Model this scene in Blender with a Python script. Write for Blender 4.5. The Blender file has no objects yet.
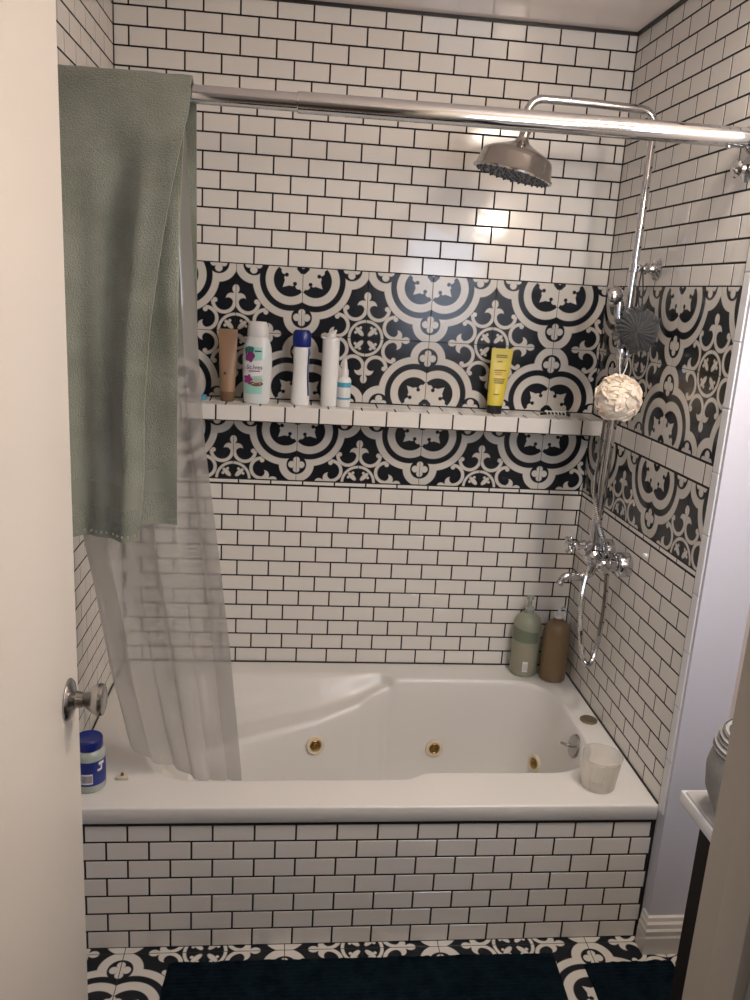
import bpy, math, random
from mathutils import Vector, Matrix, noise
random.seed(7)
D = bpy.data
SC = bpy.context.scene
COL = SC.collection
PI = math.pi

# ------------------------------------------------------------------ camera
RT = Vector((0.994048, -0.094, 0.0600)); FW = Vector((0.10573, 0.96392, -0.24455))
cam_yaw, cam_pitch, cam_roll, FOC = 0.10922, -0.24705, 0.06038, 823.918
cy_, sy_ = math.cos(cam_yaw), math.sin(cam_yaw)
FW = Vector((sy_*math.cos(cam_pitch), cy_*math.cos(cam_pitch), math.sin(cam_pitch)))
r0 = Vector((cy_, -sy_, 0)); u0 = r0.cross(FW)
RT = math.cos(cam_roll)*r0 + math.sin(cam_roll)*u0
UP = -math.sin(cam_roll)*r0 + math.cos(cam_roll)*u0
camd = D.cameras.new('camera'); cam = D.objects.new('camera', camd); COL.objects.link(cam)
cam.matrix_world = Matrix(((RT.x, UP.x, -FW.x, -1.00048), (RT.y, UP.y, -FW.y, -2.65376), (RT.z, UP.z, -FW.z, 1.68167), (0, 0, 0, 1)))
camd.sensor_fit = 'VERTICAL'; camd.sensor_height = 36; camd.lens = FOC/1000*36
camd.clip_start = 0.02
SC.camera = cam

# ------------------------------------------------------------------ world, lights, exposure
W = D.worlds.new('world'); SC.world = W; W.use_nodes = True
W.node_tree.nodes['Background'].inputs[0].default_value = (0.62, 0.72, 0.95, 1)
W.node_tree.nodes['Background'].inputs[1].default_value = 0.4
SC.view_settings.view_transform = 'Standard'; SC.view_settings.look = 'None'
SC.view_settings.exposure = 0.08; SC.view_settings.gamma = 1.0
SC.view_settings.use_curve_mapping = False

def area_light(name, loc, direction, sx, sy, power, color, spread=PI):
    l = D.lights.new(name, 'AREA'); l.shape = 'RECTANGLE'; l.size = sx; l.size_y = sy
    l.energy = power; l.color = color; l.spread = spread
    o = D.objects.new(name, l); COL.objects.link(o); o.location = loc
    o.rotation_euler = Vector(direction).to_track_quat('-Z', 'Y').to_euler()
    return o
# added unseen lights: cool at two added windows, warm fill under the hall ceiling
area_light('window_fill', (-0.20, -2.005, 1.72), (0, 1, -0.05), 0.40, 0.58, 4.5, (0.66, 0.78, 1.0))
area_light('hall_side_fill', (-2.53, -3.4, 1.5), (1, 0, -0.05), 1.1, 1.2, 2.5, (0.80, 0.88, 1.0))
area_light('hall_top_fill', (-1.0, -3.3, 2.42), (0, 0, -1), 0.3, 0.3, 1.6, (1.0, 0.82, 0.62))  # added hall fill, no lamp fixture here
VANITY_POWER = 7.0
CEILING_POWER = 8.5

# ------------------------------------------------------------------ materials
def mat(name, col=(0.8, 0.8, 0.8), rough=0.5, metal=0.0, **kw):
    m = D.materials.new(name); m.use_nodes = True
    b = m.node_tree.nodes['Principled BSDF']
    b.inputs['Base Color'].default_value = (*col, 1); b.inputs['Roughness'].default_value = rough
    b.inputs['Metallic'].default_value = metal
    for k, v in kw.items():
        b.inputs[k.replace('_', ' ')].default_value = v
    return m
def nt(m): return m.node_tree, m.node_tree.nodes['Principled BSDF']
def add_bump(m, scale, dist, detail=3, strength=0.5, stretch=None):
    t, b = nt(m)
    tc = t.nodes.new('ShaderNodeTexCoord'); n = t.nodes.new('ShaderNodeTexNoise'); bp = t.nodes.new('ShaderNodeBump')
    n.inputs['Scale'].default_value = scale; n.inputs['Detail'].default_value = detail
    src = tc.outputs['Object']
    if stretch:
        mp = t.nodes.new('ShaderNodeMapping'); mp.inputs['Scale'].default_value = stretch
        t.links.new(src, mp.inputs[0]); src = mp.outputs[0]
    t.links.new(src, n.inputs['Vector']); t.links.new(n.outputs[0], bp.inputs['Height'])
    bp.inputs['Distance'].default_value = dist; bp.inputs['Strength'].default_value = strength
    t.links.new(bp.outputs[0], b.inputs['Normal'])
    return n
def add_noise_color(m, c1, c2, scale=4, detail=3, lo=0.35, hi=0.65):
    t, b = nt(m)
    tc = t.nodes.new('ShaderNodeTexCoord'); n = t.nodes.new('ShaderNodeTexNoise'); r = t.nodes.new('ShaderNodeValToRGB')
    n.inputs['Scale'].default_value = scale; n.inputs['Detail'].default_value = detail
    t.links.new(tc.outputs['Object'], n.inputs['Vector']); t.links.new(n.outputs[0], r.inputs[0])
    r.color_ramp.elements[0].position = lo; r.color_ramp.elements[0].color = (*c1, 1)
    r.color_ramp.elements[1].position = hi; r.color_ramp.elements[1].color = (*c2, 1)
    t.links.new(r.outputs[0], b.inputs['Base Color'])
    return r

M = {}
M['tile'] = mat('white_glazed_tile', (0.78, 0.745, 0.70), 0.11); add_bump(M['tile'], 9, 0.0012, 2, 0.5)
M['grout'] = mat('black_grout', (0.012, 0.009, 0.008), 0.9); add_bump(M['grout'], 300, 0.0005)
M['caulk'] = mat('black_caulk', (0.012, 0.010, 0.009), 0.45)
M['pencil'] = mat('white_edge_tile', (0.78, 0.78, 0.79), 0.15)
M['ceiling'] = mat('ceiling_gloss_paint', (0.80, 0.72, 0.67), 0.14)
M['paint'] = mat('lavender_grey_wall_paint', (0.60, 0.60, 0.665), 0.4); add_bump(M['paint'], 220, 0.0005, 2)
M['hallpaint'] = mat('hall_wall_paint', (0.62, 0.57, 0.50), 0.6)
M['trimpaint'] = mat('white_trim_paint', (0.68, 0.64, 0.59), 0.35)
M['jambpaint'] = mat('cream_jamb_paint', (0.42, 0.37, 0.30), 0.4)
M['door'] = mat('cream_door_paint', (0.74, 0.69, 0.63), 0.38); add_bump(M['door'], 60, 0.0004, 2)
M['acrylic'] = mat('white_acrylic', (0.76, 0.735, 0.70), 0.30); M['acrylic'].node_tree.nodes['Principled BSDF'].inputs['Coat Weight'].default_value = 0.12
M['chrome'] = mat('chrome', (0.62, 0.62, 0.635), 0.09, 1.0)
M['steel'] = mat('brushed_nickel', (0.50, 0.47, 0.44), 0.15, 1.0); add_bump(M['steel'], 80, 0.0004, 2, 0.4, (1, 1, 14))
M['rodsteel'] = mat('polished_steel_tube', (0.70, 0.71, 0.73), 0.08, 1.0)
M['knob'] = mat('satin_nickel', (0.42, 0.41, 0.40), 0.24, 1.0)
M['nozzle'] = mat('dark_rubber_nozzles', (0.05, 0.05, 0.06), 0.5)
M['brass'] = mat('aged_brass', (0.42, 0.27, 0.10), 0.28, 1.0)
M['jetring'] = mat('cream_jet_ring', (0.72, 0.62, 0.46), 0.3)
M['bronze'] = mat('bronze_cap', (0.20, 0.17, 0.11), 0.45, 0.5)
M['black'] = mat('black_plastic', (0.012, 0.012, 0.013), 0.3)
M['side_lit'] = mat('side_wall_warm_lit_tone', (0.72, 0.62, 0.56), 0.5)  # warm light falling on this wall is put into its colour
M['vanity'] = mat('espresso_cabinet', (0.008, 0.006, 0.005), 0.6, Specular_IOR_Level=0.15)
M['white_pl'] = mat('white_plastic', (0.80, 0.79, 0.77), 0.3)
M['navy'] = mat('navy_blue_plastic', (0.010, 0.022, 0.19), 0.25)
M['grouse'] = mat('hall_wood', (0.22, 0.10, 0.05), 0.4)
m = M['marble'] = mat('grey_veined_marble', (0.6, 0.6, 0.6), 0.15); add_noise_color(m, (0.36, 0.35, 0.34), (0.66, 0.65, 0.64), 9, 6)
m = M['towel'] = mat('sage_green_terry', (0.24, 0.26, 0.20), 0.95, Sheen_Weight=0.25, Sheen_Roughness=0.6)
add_noise_color(m, (0.185, 0.20, 0.150), (0.275, 0.295, 0.235), 9, 8, 0.35, 0.65)
add_bump(m, 330, 0.007, 5, 0.9)
m = M['towelband'] = mat('sage_green_woven_band', (0.235, 0.25, 0.20), 0.95, Sheen_Weight=0.2); add_bump(m, 500, 0.0008, 2, 0.5, (0.3, 0.3, 3))
M['stitch'] = mat('pale_stitching', (0.45, 0.48, 0.42), 0.8)
m = M['mat'] = mat('dark_navy_chenille', (0.008, 0.017, 0.026), 1.0, Specular_IOR_Level=0.1); add_bump(m, 260, 0.006, 4, 0.8, (0.5, 2.5, 1))
add_noise_color(m, (0.0015, 0.006, 0.011), (0.005, 0.014, 0.022), 30, 5)
m = M['basket'] = mat('grey_cotton_weave', (0.30, 0.29, 0.27), 0.9); add_bump(m, 300, 0.002, 3, 0.8)
M['stripe'] = mat('brown_grey_stripe', (0.16, 0.145, 0.14), 0.9)
M['stripe_w'] = mat('off_white_stripe', (0.38, 0.37, 0.36), 0.9)
m = M['mesh_white'] = mat('cream_nylon_net', (0.90, 0.77, 0.63), 0.7, Sheen_Weight=0.3, Subsurface_Weight=0.6, Subsurface_Radius=(0.05, 0.04, 0.03))
m = M['mesh_grey'] = mat('charcoal_nylon_net', (0.030, 0.031, 0.033), 0.75, Sheen_Weight=0.3); add_bump(m, 260, 0.002, 3, 0.8)
M['cord_w'] = mat('white_cord', (0.72, 0.72, 0.72), 0.7)
M['cord_b'] = mat('black_cord', (0.02, 0.02, 0.02), 0.7)
M['kraft'] = mat('brown_tube_plastic', (0.32, 0.20, 0.12), 0.4)
M['kraft_dark'] = mat('dark_brown_cap', (0.15, 0.085, 0.045), 0.4)
M['pearl'] = mat('pearly_translucent_plastic', (0.70, 0.72, 0.72), 0.25, Subsurface_Weight=0.2)
M['pearl_cap'] = mat('white_pearl_cap', (0.76, 0.74, 0.72), 0.3)
M['mint'] = mat('mint_label', (0.34, 0.66, 0.56), 0.35)
M['label'] = mat('white_label', (0.80, 0.77, 0.77), 0.35)
M['purple'] = mat('purple_print', (0.20, 0.03, 0.15), 0.35)
M['plum'] = mat('plum_orchid_print', (0.32, 0.03, 0.22), 0.35)
M['leaf'] = mat('dark_teal_print', (0.03, 0.16, 0.14), 0.4)
M['coco'] = mat('coconut_brown_print', (0.20, 0.08, 0.04), 0.4)
M['cocow'] = mat('coconut_grey_print', (0.42, 0.44, 0.40), 0.4)
M['ink'] = mat('dark_ink', (0.03, 0.04, 0.10), 0.4)
M['yellow'] = mat('yellow_tube_plastic', (0.70, 0.56, 0.07), 0.35)
M['olive'] = mat('olive_ink', (0.20, 0.14, 0.02), 0.4)
M['redink'] = mat('orange_ink', (0.55, 0.22, 0.04), 0.4)
M['cyan'] = mat('light_blue_band', (0.08, 0.36, 0.52), 0.4)
M['sagepl'] = mat('pale_green_translucent_plastic', (0.30, 0.32, 0.24), 0.35, Subsurface_Weight=0.1)
M['sagelabel'] = mat('muted_green_label', (0.17, 0.20, 0.14), 0.45)
M['beigelabel'] = mat('beige_green_label', (0.33, 0.31, 0.23), 0.5)
M['tan'] = mat('tan_plastic', (0.20, 0.135, 0.070), 0.4)
M['clearpump'] = mat('clear_pump_plastic', (0.50, 0.53, 0.48), 0.15, Transmission_Weight=0.4)
M['jarpl'] = mat('pale_aqua_jar_plastic', (0.42, 0.47, 0.43), 0.25)
M['jarlabel'] = mat('deep_blue_label', (0.018, 0.035, 0.22), 0.35)
M['barcode'] = mat('barcode_grey', (0.35, 0.32, 0.32), 0.5)
M['soapw'] = mat('ivory_plastic', (0.66, 0.60, 0.48), 0.4)
M['glow'] = mat('frosted_lamp_glass', (1, 0.9, 0.75), 0.4)
b = M['glow'].node_tree.nodes['Principled BSDF']; b.inputs['Emission Color'].default_value = (1, 0.80, 0.55, 1); b.inputs['Emission Strength'].default_value = 6
M['fill_pane'] = mat('added_pane_glow', (0.7, 0.8, 1), 0.3)  # glowing pane for the two added windows
b = M['fill_pane'].node_tree.nodes['Principled BSDF']; b.inputs['Emission Color'].default_value = (0.68, 0.80, 1, 1); b.inputs['Emission Strength'].default_value = 1.2
M['mirror'] = mat('mirror_glass', (0.8, 0.82, 0.82), 0.02, 1.0)

def make_vinyl(name, opac, col):
    m = D.materials.new(name); m.use_nodes = True; t = m.node_tree
    for n in list(t.nodes): t.nodes.remove(n)
    out = t.nodes.new('ShaderNodeOutputMaterial'); tr = t.nodes.new('ShaderNodeBsdfTransparent')
    df = t.nodes.new('ShaderNodeBsdfDiffuse'); tl = t.nodes.new('ShaderNodeBsdfTranslucent'); gl = t.nodes.new('ShaderNodeBsdfGlossy')
    df.inputs[0].default_value = (*col, 1); tl.inputs[0].default_value = (*col, 1); gl.inputs['Roughness'].default_value = 0.12
    tr.inputs[0].default_value = (0.97, 0.96, 0.94, 1)
    m1 = t.nodes.new('ShaderNodeMixShader'); m1.inputs[0].default_value = 0.5
    t.links.new(df.outputs[0], m1.inputs[1]); t.links.new(tl.outputs[0], m1.inputs[2])
    m2 = t.nodes.new('ShaderNodeMixShader')
    lw = t.nodes.new('ShaderNodeLayerWeight'); lw.inputs[0].default_value = 0.35
    mm = t.nodes.new('ShaderNodeMath'); mm.operation = 'MULTIPLY_ADD'; mm.use_clamp = True
    t.links.new(lw.outputs['Facing'], mm.inputs[0]); mm.inputs[1].default_value = 0.45; mm.inputs[2].default_value = opac
    t.links.new(mm.outputs[0], m2.inputs[0])
    t.links.new(tr.outputs[0], m2.inputs[1]); t.links.new(m1.outputs[0], m2.inputs[2])
    m3 = t.nodes.new('ShaderNodeMixShader'); m3.inputs[0].default_value = 0.06
    t.links.new(m2.outputs[0], m3.inputs[1]); t.links.new(gl.outputs[0], m3.inputs[2])
    t.links.new(m3.outputs[0], out.inputs[0])
    return m
M['vinyl'] = make_vinyl('frosted_vinyl', 0.63, (0.62, 0.605, 0.58))
M['cup'] = make_vinyl('milky_cup_plastic', 0.10, (0.92, 0.90, 0.86))
M['cupbase'] = make_vinyl('milky_cup_base', 0.55, (0.95, 0.92, 0.87))

# --- encaustic pattern as a node expression over tile uv: (0,0) = quatrefoil centre, (1,1) = medallion centre
def decor_material(name, dark, white, rough):
    m = mat(name, dark, rough); t, b = nt(m)
    tc = t.nodes.new('ShaderNodeTexCoord'); sp = t.nodes.new('ShaderNodeSeparateXYZ'); t.links.new(tc.outputs['UV'], sp.inputs[0])
    class E:
        def __init__(s, o): s.o = o
        def __add__(a, c): return op('ADD', a, c)
        def __radd__(a, c): return op('ADD', a, c)
        def __sub__(a, c): return op('SUBTRACT', a, c)
        def __rsub__(a, c): return op('SUBTRACT', c, a)
        def __mul__(a, c): return op('MULTIPLY', a, c)
    def op(k, a, c=None):
        n = t.nodes.new('ShaderNodeMath'); n.operation = k
        for i, v in enumerate((a, c)):
            if v is None: continue
            if isinstance(v, E): t.links.new(v.o, n.inputs[i])
            else: n.inputs[i].default_value = v
        return E(n.outputs[0])
    mn = lambda a, *r: a if not r else mn(op('MINIMUM', a, r[0]), *r[1:])
    mx = lambda a, *r: a if not r else mx(op('MAXIMUM', a, r[0]), *r[1:])
    ab = lambda a: op('ABSOLUTE', a)
    neg = lambda a: a*(-1.0)
    def ln(a, c): return op('SQRT', a*a + c*c)
    disc = lambda x, y, cx, cy, r: ln(x-cx, y-cy) - r
    U, V = E(sp.outputs[0]), E(sp.outputs[1])
    u = mx(U, V); v = mn(U, V)            # fold over the diagonal, u >= v
    dc = ln(u-0.19, v-0.19)
    dc2 = ln(u-0.19, v+0.19)
    dl = ln(u-0.74, v)
    band_in = mx(dc-0.37, 0.25-mn(dc, dc2))
    band_out = mx(mn(dc-0.566, dl-0.278), 0.46-mn(dc, dc2), 0.158-dl)
    clover = mn(disc(u, v, 0.665, 0, 0.052), disc(u, v, 0.815, 0, 0.052), disc(u, v, 0.74, 0.075, 0.055), disc(u, v, 0.74, 0, 0.05))
    s = (u+v)*0.70711; tt = (u-v)*0.70711
    leaf = mn(disc(u, v, 0, 0, 0.235), mx(v-(0.375-u)*0.75, 0.15-u), mx(tt-(0.425-s)*0.55, 0.2-s), disc(u, v, 0.235, 0.165, 0.045), disc(u, v, 0.275, 0.06, 0.05))
    leaf = mx(leaf, neg(disc(u, v, 0.245, 0.118, 0.030)), 0.095-mx(u, (u+v)*0.75))
    bb = 1-v; aa = 1-u                    # medallion frame, aa <= bb
    lm = ln(aa, bb)
    ring = ab(lm-0.257)-0.021
    p = (aa+bb)*0.70711; q = (bb-aa)*0.70711
    petal = mn(ln((p-0.140)*0.42, q)-0.036, disc(p, q, 0.172, 0.052, 0.022))
    petal = mx(petal, 0.022-aa, 0.055-lm)
    bulb = mn(ln(aa, (bb-0.63)*0.8)-0.052, mx(aa-0.032, ab(bb-0.49)-0.11))
    barb = mx(disc(aa, bb, 0.065, 0.485, 0.085), neg(disc(aa, bb, 0.115, 0.425, 0.075)), 0.40-bb)
    lc = ln(aa-0.18, bb-0.445)
    scroll = mx(ab(lc-0.163)-0.026, bb-0.455)
    dot = disc(aa, bb, 0.312, 0.455, 0.036)
    allw = mn(band_in, band_out, clover, leaf, ring, petal, bulb, barb, scroll, dot)
    mr = t.nodes.new('ShaderNodeMapRange'); t.links.new(allw.o, mr.inputs['Value'])
    mr.inputs['From Min'].default_value = 0.006; mr.inputs['From Max'].default_value = -0.006
    mixn = t.nodes.new('ShaderNodeMix'); mixn.data_type = 'RGBA'
    t.links.new(mr.outputs[0], mixn.inputs['Factor'])
    mixn.inputs['A'].default_value = (*dark, 1); mixn.inputs['B'].default_value = (*white, 1)
    t.links.new(mixn.outputs['Result'], b.inputs['Base Color'])
    return m
M['decor'] = decor_material('black_white_encaustic_tile', (0.012, 0.014, 0.019), (0.64, 0.605, 0.555), 0.18)
M['decor'].node_tree.nodes['Principled BSDF'].inputs['Specular IOR Level'].default_value = 0.32

# ------------------------------------------------------------------ mesh helpers
class MB:
    def __init__(s): s.v = []; s.f = []; s.m = []; s.uv = {}; s.mats = []
    def mi(s, m):
        if m not in s.mats: s.mats.append(m)
        return s.mats.index(m)
    def face(s, idx, m, uv=None):
        if uv: s.uv[len(s.f)] = uv
        s.f.append(tuple(idx)); s.m.append(s.mi(m))
    def quad(s, pts, m, uv=None):
        n = len(s.v); s.v += [tuple(p) for p in pts]; s.face(range(n, n+len(pts)), m, uv)
    def box(s, x0, x1, y0, y1, z0, z1, m, bev=0.0):
        if bev <= 0:
            n = len(s.v)
            s.v += [(x, y, z) for z in (z0, z1) for y in (y0, y1) for x in (x0, x1)]
            for f in ((0, 2, 3, 1), (4, 5, 7, 6), (0, 1, 5, 4), (2, 6, 7, 3), (0, 4, 6, 2), (1, 3, 7, 5)): s.face([n+i for i in f], m)
            return s
        import bmesh
        bm = bmesh.new(); bmesh.ops.create_cube(bm, size=1)
        for w in bm.verts: w.co = Vector(((x0+x1)/2+w.co.x*(x1-x0), (y0+y1)/2+w.co.y*(y1-y0), (z0+z1)/2+w.co.z*(z1-z0)))
        bmesh.ops.bevel(bm, geom=bm.edges[:], offset=bev, segments=2, affect='EDGES', profile=0.5)
        s.from_bm(bm, m); return s
    def from_bm(s, bm, m):
        n = len(s.v); bm.verts.ensure_lookup_table(); bm.verts.index_update()
        s.v += [tuple(w.co) for w in bm.verts]
        for f in bm.faces: s.face([n+w.index for w in f.verts], m)
        bm.free()
    def grid(s, nu, nv, fn, m, close_u=False, flip=False):
        n = len(s.v)
        for j in range(nv):
            for i in range(nu): s.v.append(tuple(fn(i, j)))
        for j in range(nv-1):
            for i in range(nu if close_u else nu-1):
                a = n+j*nu+i; c = n+j*nu+(i+1) % nu; d = c+nu; e = a+nu
                mm = m(i, j) if callable(m) else m
                s.face((a, e, d, c) if flip else (a, c, d, e), mm)
        return n
    def lathe(s, prof, m, seg=32, mtx=None, sx=1.0, sy=1.0, cap=True):
        mtx = mtx or Matrix()
        n = len(s.v); k = len(prof)
        for (r, z) in prof:
            for i in range(seg):
                a = 2*PI*i/seg; s.v.append(tuple(mtx @ Vector((r*math.cos(a)*sx, r*math.sin(a)*sy, z))))
        for j in range(k-1):
            mm = m[j] if isinstance(m, list) else m
            for i in range(seg):
                a = n+j*seg+i; c = n+j*seg+(i+1) % seg
                s.face((a, c, c+seg, a+seg), mm)
        if cap:
            m0 = m[0] if isinstance(m, list) else m; m1 = m[-1] if isinstance(m, list) else m
            if prof[0][0] > 1e-6: s.face([n+i for i in reversed(range(seg))], m0)
            if prof[-1][0] > 1e-6: s.face([n+(k-1)*seg+i for i in range(seg)], m1)
        return s
    def tube(s, pts, r, m, seg=12, cap=True):
        pts = [Vector(p) for p in pts]; rs = r if isinstance(r, (list, tuple)) else [r]*len(pts)
        n = len(s.v); prev = None
        for i, p in enumerate(pts):
            tg = (pts[min(i+1, len(pts)-1)] - pts[max(i-1, 0)]).normalized()
            if prev is None:
                a = tg.orthogonal().normalized()
            else:
                a = (prev - tg*prev.dot(tg)).normalized()
            prev = a; c = tg.cross(a)
            for k in range(seg):
                t = 2*PI*k/seg; s.v.append(tuple(p + (a*math.cos(t)+c*math.sin(t))*rs[i]))
        for j in range(len(pts)-1):
            for i in range(seg):
                a = n+j*seg+i; c = n+j*seg+(i+1) % seg; s.face((a, c, c+seg, a+seg), m)
        if cap:
            s.face([n+i for i in reversed(range(seg))], m); s.face([n+(len(pts)-1)*seg+i for i in range(seg)], m)
        return s
    def build(s, name, parent=None, smooth=None, origin=None, mtx=None):
        me = D.meshes.new(name)
        vs = s.v
        if origin is not None: vs = [(a-origin[0], b-origin[1], c-origin[2]) for a, b, c in vs]
        me.from_pydata(vs, [], s.f)
        for m_ in s.mats: me.materials.append(m_)
        me.polygons.foreach_set('material_index', s.m)
        if s.uv:
            ul = me.uv_layers.new(name='uv')
            for fi, uv in s.uv.items():
                p = me.polygons[fi]
                for li, c in zip(p.loop_indices, uv): ul.data[li].uv = c
        if smooth is not None:
            me.polygons.foreach_set('use_smooth', [True]*len(me.polygons))
            me.set_sharp_from_angle(angle=math.radians(smooth))
        me.update()
        o = D.objects.new(name, me); COL.objects.link(o)
        if origin is not None: o.location = origin
        if parent: o.parent = parent
        return o
def empty(name, loc, label, cat, group=None, rot=0):
    o = D.objects.new(name, None); COL.objects.link(o); o.location = loc; o.rotation_euler = (0, 0, rot)
    o.empty_display_size = 0.05
    tag(o, label, cat, group); return o
def tag(o, label, cat, group=None):
    o['label'] = label; o['category'] = cat
    if group: o['group'] = group
    return o
def struct(o): o['kind'] = 'structure'; return o
def T(loc, rx=0, ry=0, rz=0):
    from mathutils import Euler
    return Matrix.Translation(loc) @ Euler((rx, ry, rz)).to_matrix().to_4x4()
def arc(c, a0, a1, r, u, v, n=8):
    c = Vector(c); u = Vector(u); v = Vector(v)
    return [c + (u*math.cos(a0+(a1-a0)*i/n) + v*math.sin(a0+(a1-a0)*i/n))*r for i in range(n+1)]
def spline(pts, n=8):
    pts = [Vector(p) for p in pts]; out = []
    for i in range(len(pts)-1):
        p0, p1, p2, p3 = pts[max(i-1, 0)], pts[i], pts[i+1], pts[min(i+2, len(pts)-1)]
        for k in range(n):
            t = k/n
            out.append(0.5*((2*p1)+(p2-p0)*t+(2*p0-5*p1+4*p2-p3)*t*t+(3*p1-p0-3*p2+p3)*t**3))
    out.append(pts[-1]); return out
def sstep(x):
    x = max(0.0, min(1.0, x)); return x*x*x*(x*(6*x-15)+10)
def lerp(a, b, t): return a+(b-a)*t
def interp(xs, ys, x):
    if x <= xs[0]: return ys[0]
    for i in range(len(xs)-1):
        if x <= xs[i+1]: return lerp(ys[i], ys[i+1], (x-xs[i])/(xs[i+1]-xs[i]))
    return ys[-1]

# ------------------------------------------------------------------ dimensions
PX, PZ = 0.1046, 0.05263
ZR = 0.41634                       # tub rim / first tile row
ZS = ZR + 12*PZ + 0.018            # bottom of lower patterned row
DP = 0.20442
ZB = ZS + DP                       # band / shelf underside
ZT = ZB + 0.062                    # shelf top
ZD = ZT + 2*DP                     # top of patterned field
ZC = ZD + 14*PZ                    # ceiling
LW = -1.5363                       # left wall
LD = -0.827                        # tiled depth
G = 0.0025                         # half grout
XV = 0.125                         # room right wall
YR = -0.872                        # wall beside the tub
YD = -2.03                         # doorway wall

# a tile: rect on a plane, origin O, axes a,b, outward normal n
def tile(mb, O, a, b, n, a0, a1, b0, b1, m, uvf=None, th=0.0022, bev=0.0008, jit=0.0):
    if a1-a0 < 0.004 or b1-b0 < 0.003: return
    P = lambda x, y, h: tuple(O + a*x + b*y + n*h)
    j = [random.uniform(-jit, jit) for _ in range(4)]
    base = len(mb.v)
    ring0 = [(a0, b0), (a1, b0), (a1, b1), (a0, b1)]
    ring1 = [(a0+bev, b0+bev), (a1-bev, b0+bev), (a1-bev, b1-bev), (a0+bev, b1-bev)]
    for x, y in ring0: mb.v.append(P(x, y, -th))
    for x, y in ring0: mb.v.append(P(x, y, -bev*0.8))
    for k, (x, y) in enumerate(ring1): mb.v.append(P(x, y, j[k]))
    uvof = (lambda pts: [uvf(*p) for p in pts]) if uvf else (lambda pts: None)
    for k in range(4):
        q = (k+1) % 4
        mb.face((base+k, base+q, base+4+q, base+4+k), m, uvof([ring0[k], ring0[q], ring0[q], ring0[k]]))
        mb.face((base+4+k, base+4+q, base+8+q, base+8+k), m, uvof([ring0[k], ring0[q], ring1[q], ring1[k]]))
    mb.face((base+8, base+9, base+10, base+11), m, uvof(ring1))
def subway_row(mb, O, a, b, n, length, z0, z1, off, m=None):
    x = 0.0; k = 0; m = m or M['tile']
    js = []
    while True:
        p = (off+k)*PX
        if p > length-0.004: break
        if p > 0.004: js.append(p)
        k += 1
    edges = [0.0]+js+[length]
    for i in range(len(edges)-1):
        tile(mb, O, a, b, n, edges[i]+G, edges[i+1]-G, z0+G, z1-G, m, jit=0.00025)
def decor_rows(mb, O, a, b, n, length, zq, dirs, qoff):
    # rows between z values; zq: z of a quatrefoil row; columns: quatrefoil at distance qoff
    for (z0, z1) in dirs:
        k = -1 - int(qoff/DP) - 2
        while True:
            x0 = qoff + k*DP; x1 = x0+DP; qcol = (k % 2 == 0)   # x0 is a quatrefoil column when k even
            k += 1
            if x0 > length: break
            c0, c1 = max(0, x0), min(length, x1)
            if c1-c0 < 0.005: continue
            def uvf(x, y, x0=x0, qcol=qcol):
                uu = (x-x0)/DP; uu = uu if qcol else 1-uu
                w = (y-zq)/DP; w = abs(w) % 2; w = w if w <= 1 else 2-w
                return (uu, w)
            g = 0.0008
            tile(mb, O, a, b, n, c0+g, c1-g, z0+g, z1-g, M['decor'], uvf, bev=0.0008)
def alcove_wall(name, O, a, n, length, aLo, aUp, rq, band, shift=0.5):
    b = Vector((0, 0, 1)); mb = MB()
    for r in range(1, 13):
        subway_row(mb, O, a, b, n, length, ZR+(r-1)*PZ, ZR+r*PZ, (aLo+(shift if r % 2 == 0 else 0)) % 1)
    subway_row(mb, O, a, b, n, length, ZS-0.0165, ZS-0.001, aLo % 1)
    decor_rows(mb, O, a, b, n, length, ZB, [(ZS, ZB)], rq)
    if band:
        subway_row(mb, O, a, b, n, length, ZB+0.003, ZT-0.003, 0.55)
    decor_rows(mb, O, a, b, n, length, ZT, [(ZT, ZT+DP), (ZT+DP, ZD)], rq)
    for r in range(1, 15):
        subway_row(mb, O, a, b, n, length, ZD+(r-1)*PZ, ZD+r*PZ-(0.004 if r == 14 else 0), (aUp+(0.5 if r % 2 else 0)) % 1)
    return mb

# ------------------------------------------------------------------ room shell
# back wall
mb = alcove_wall('wall_back', Vector((0, 0, 0)), Vector((-1, 0, 0)), Vector((0, -1, 0)), -LW, 0.104, 0.275, 0.1575, False)
mb.box(LW-0.1, 0.1, 0.0007, 0.12, 0, ZC+0.05, M['grout'])
struct(mb.build('wall_back'))
# right wall of the alcove
mb = alcove_wall('wall_right', Vector((0, 0, 0)), Vector((0, -1, 0)), Vector((-1, 0, 0)), -LD, 0.9, 0.9, 0.533-2*DP, True)
mb.box(0.0007, XV+0.1, LD-0.001, 0.0007, 0, ZC+0.05, M['grout'])
mb.box(0.0, XV+0.1, YR, LD-0.001, 0, ZC+0.05, M['paint'])
struct(mb.build('wall_right'))
# left wall
mb = alcove_wall('wall_left', Vector((LW, 0, 0)), Vector((0, -1, 0)), Vector((1, 0, 0)), -LD, 0.6, 0.6, 0.33-DP, True)
mb.box(LW-0.12, LW-0.0007, LD-0.001, 0.0007, 0, ZC+0.05, M['grout'])
mb.box(LW-0.12, LW, YD-0.12, LD-0.001, 0, ZC+0.05, M['paint'])
struct(mb.build('wall_left'))
# white edge tiles that finish the tiled end
mb = MB()
z = ZR-0.012
k = 0
while z < ZC-0.01:
    z1 = min(z+0.152, ZC-0.004)
    mb.box(-0.003, 0.006, LD-0.034, LD-0.004, z+0.001, z1-0.001, M['pencil'], 0.002)
    z = z1
struct(mb.build('trim_1'))
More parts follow.
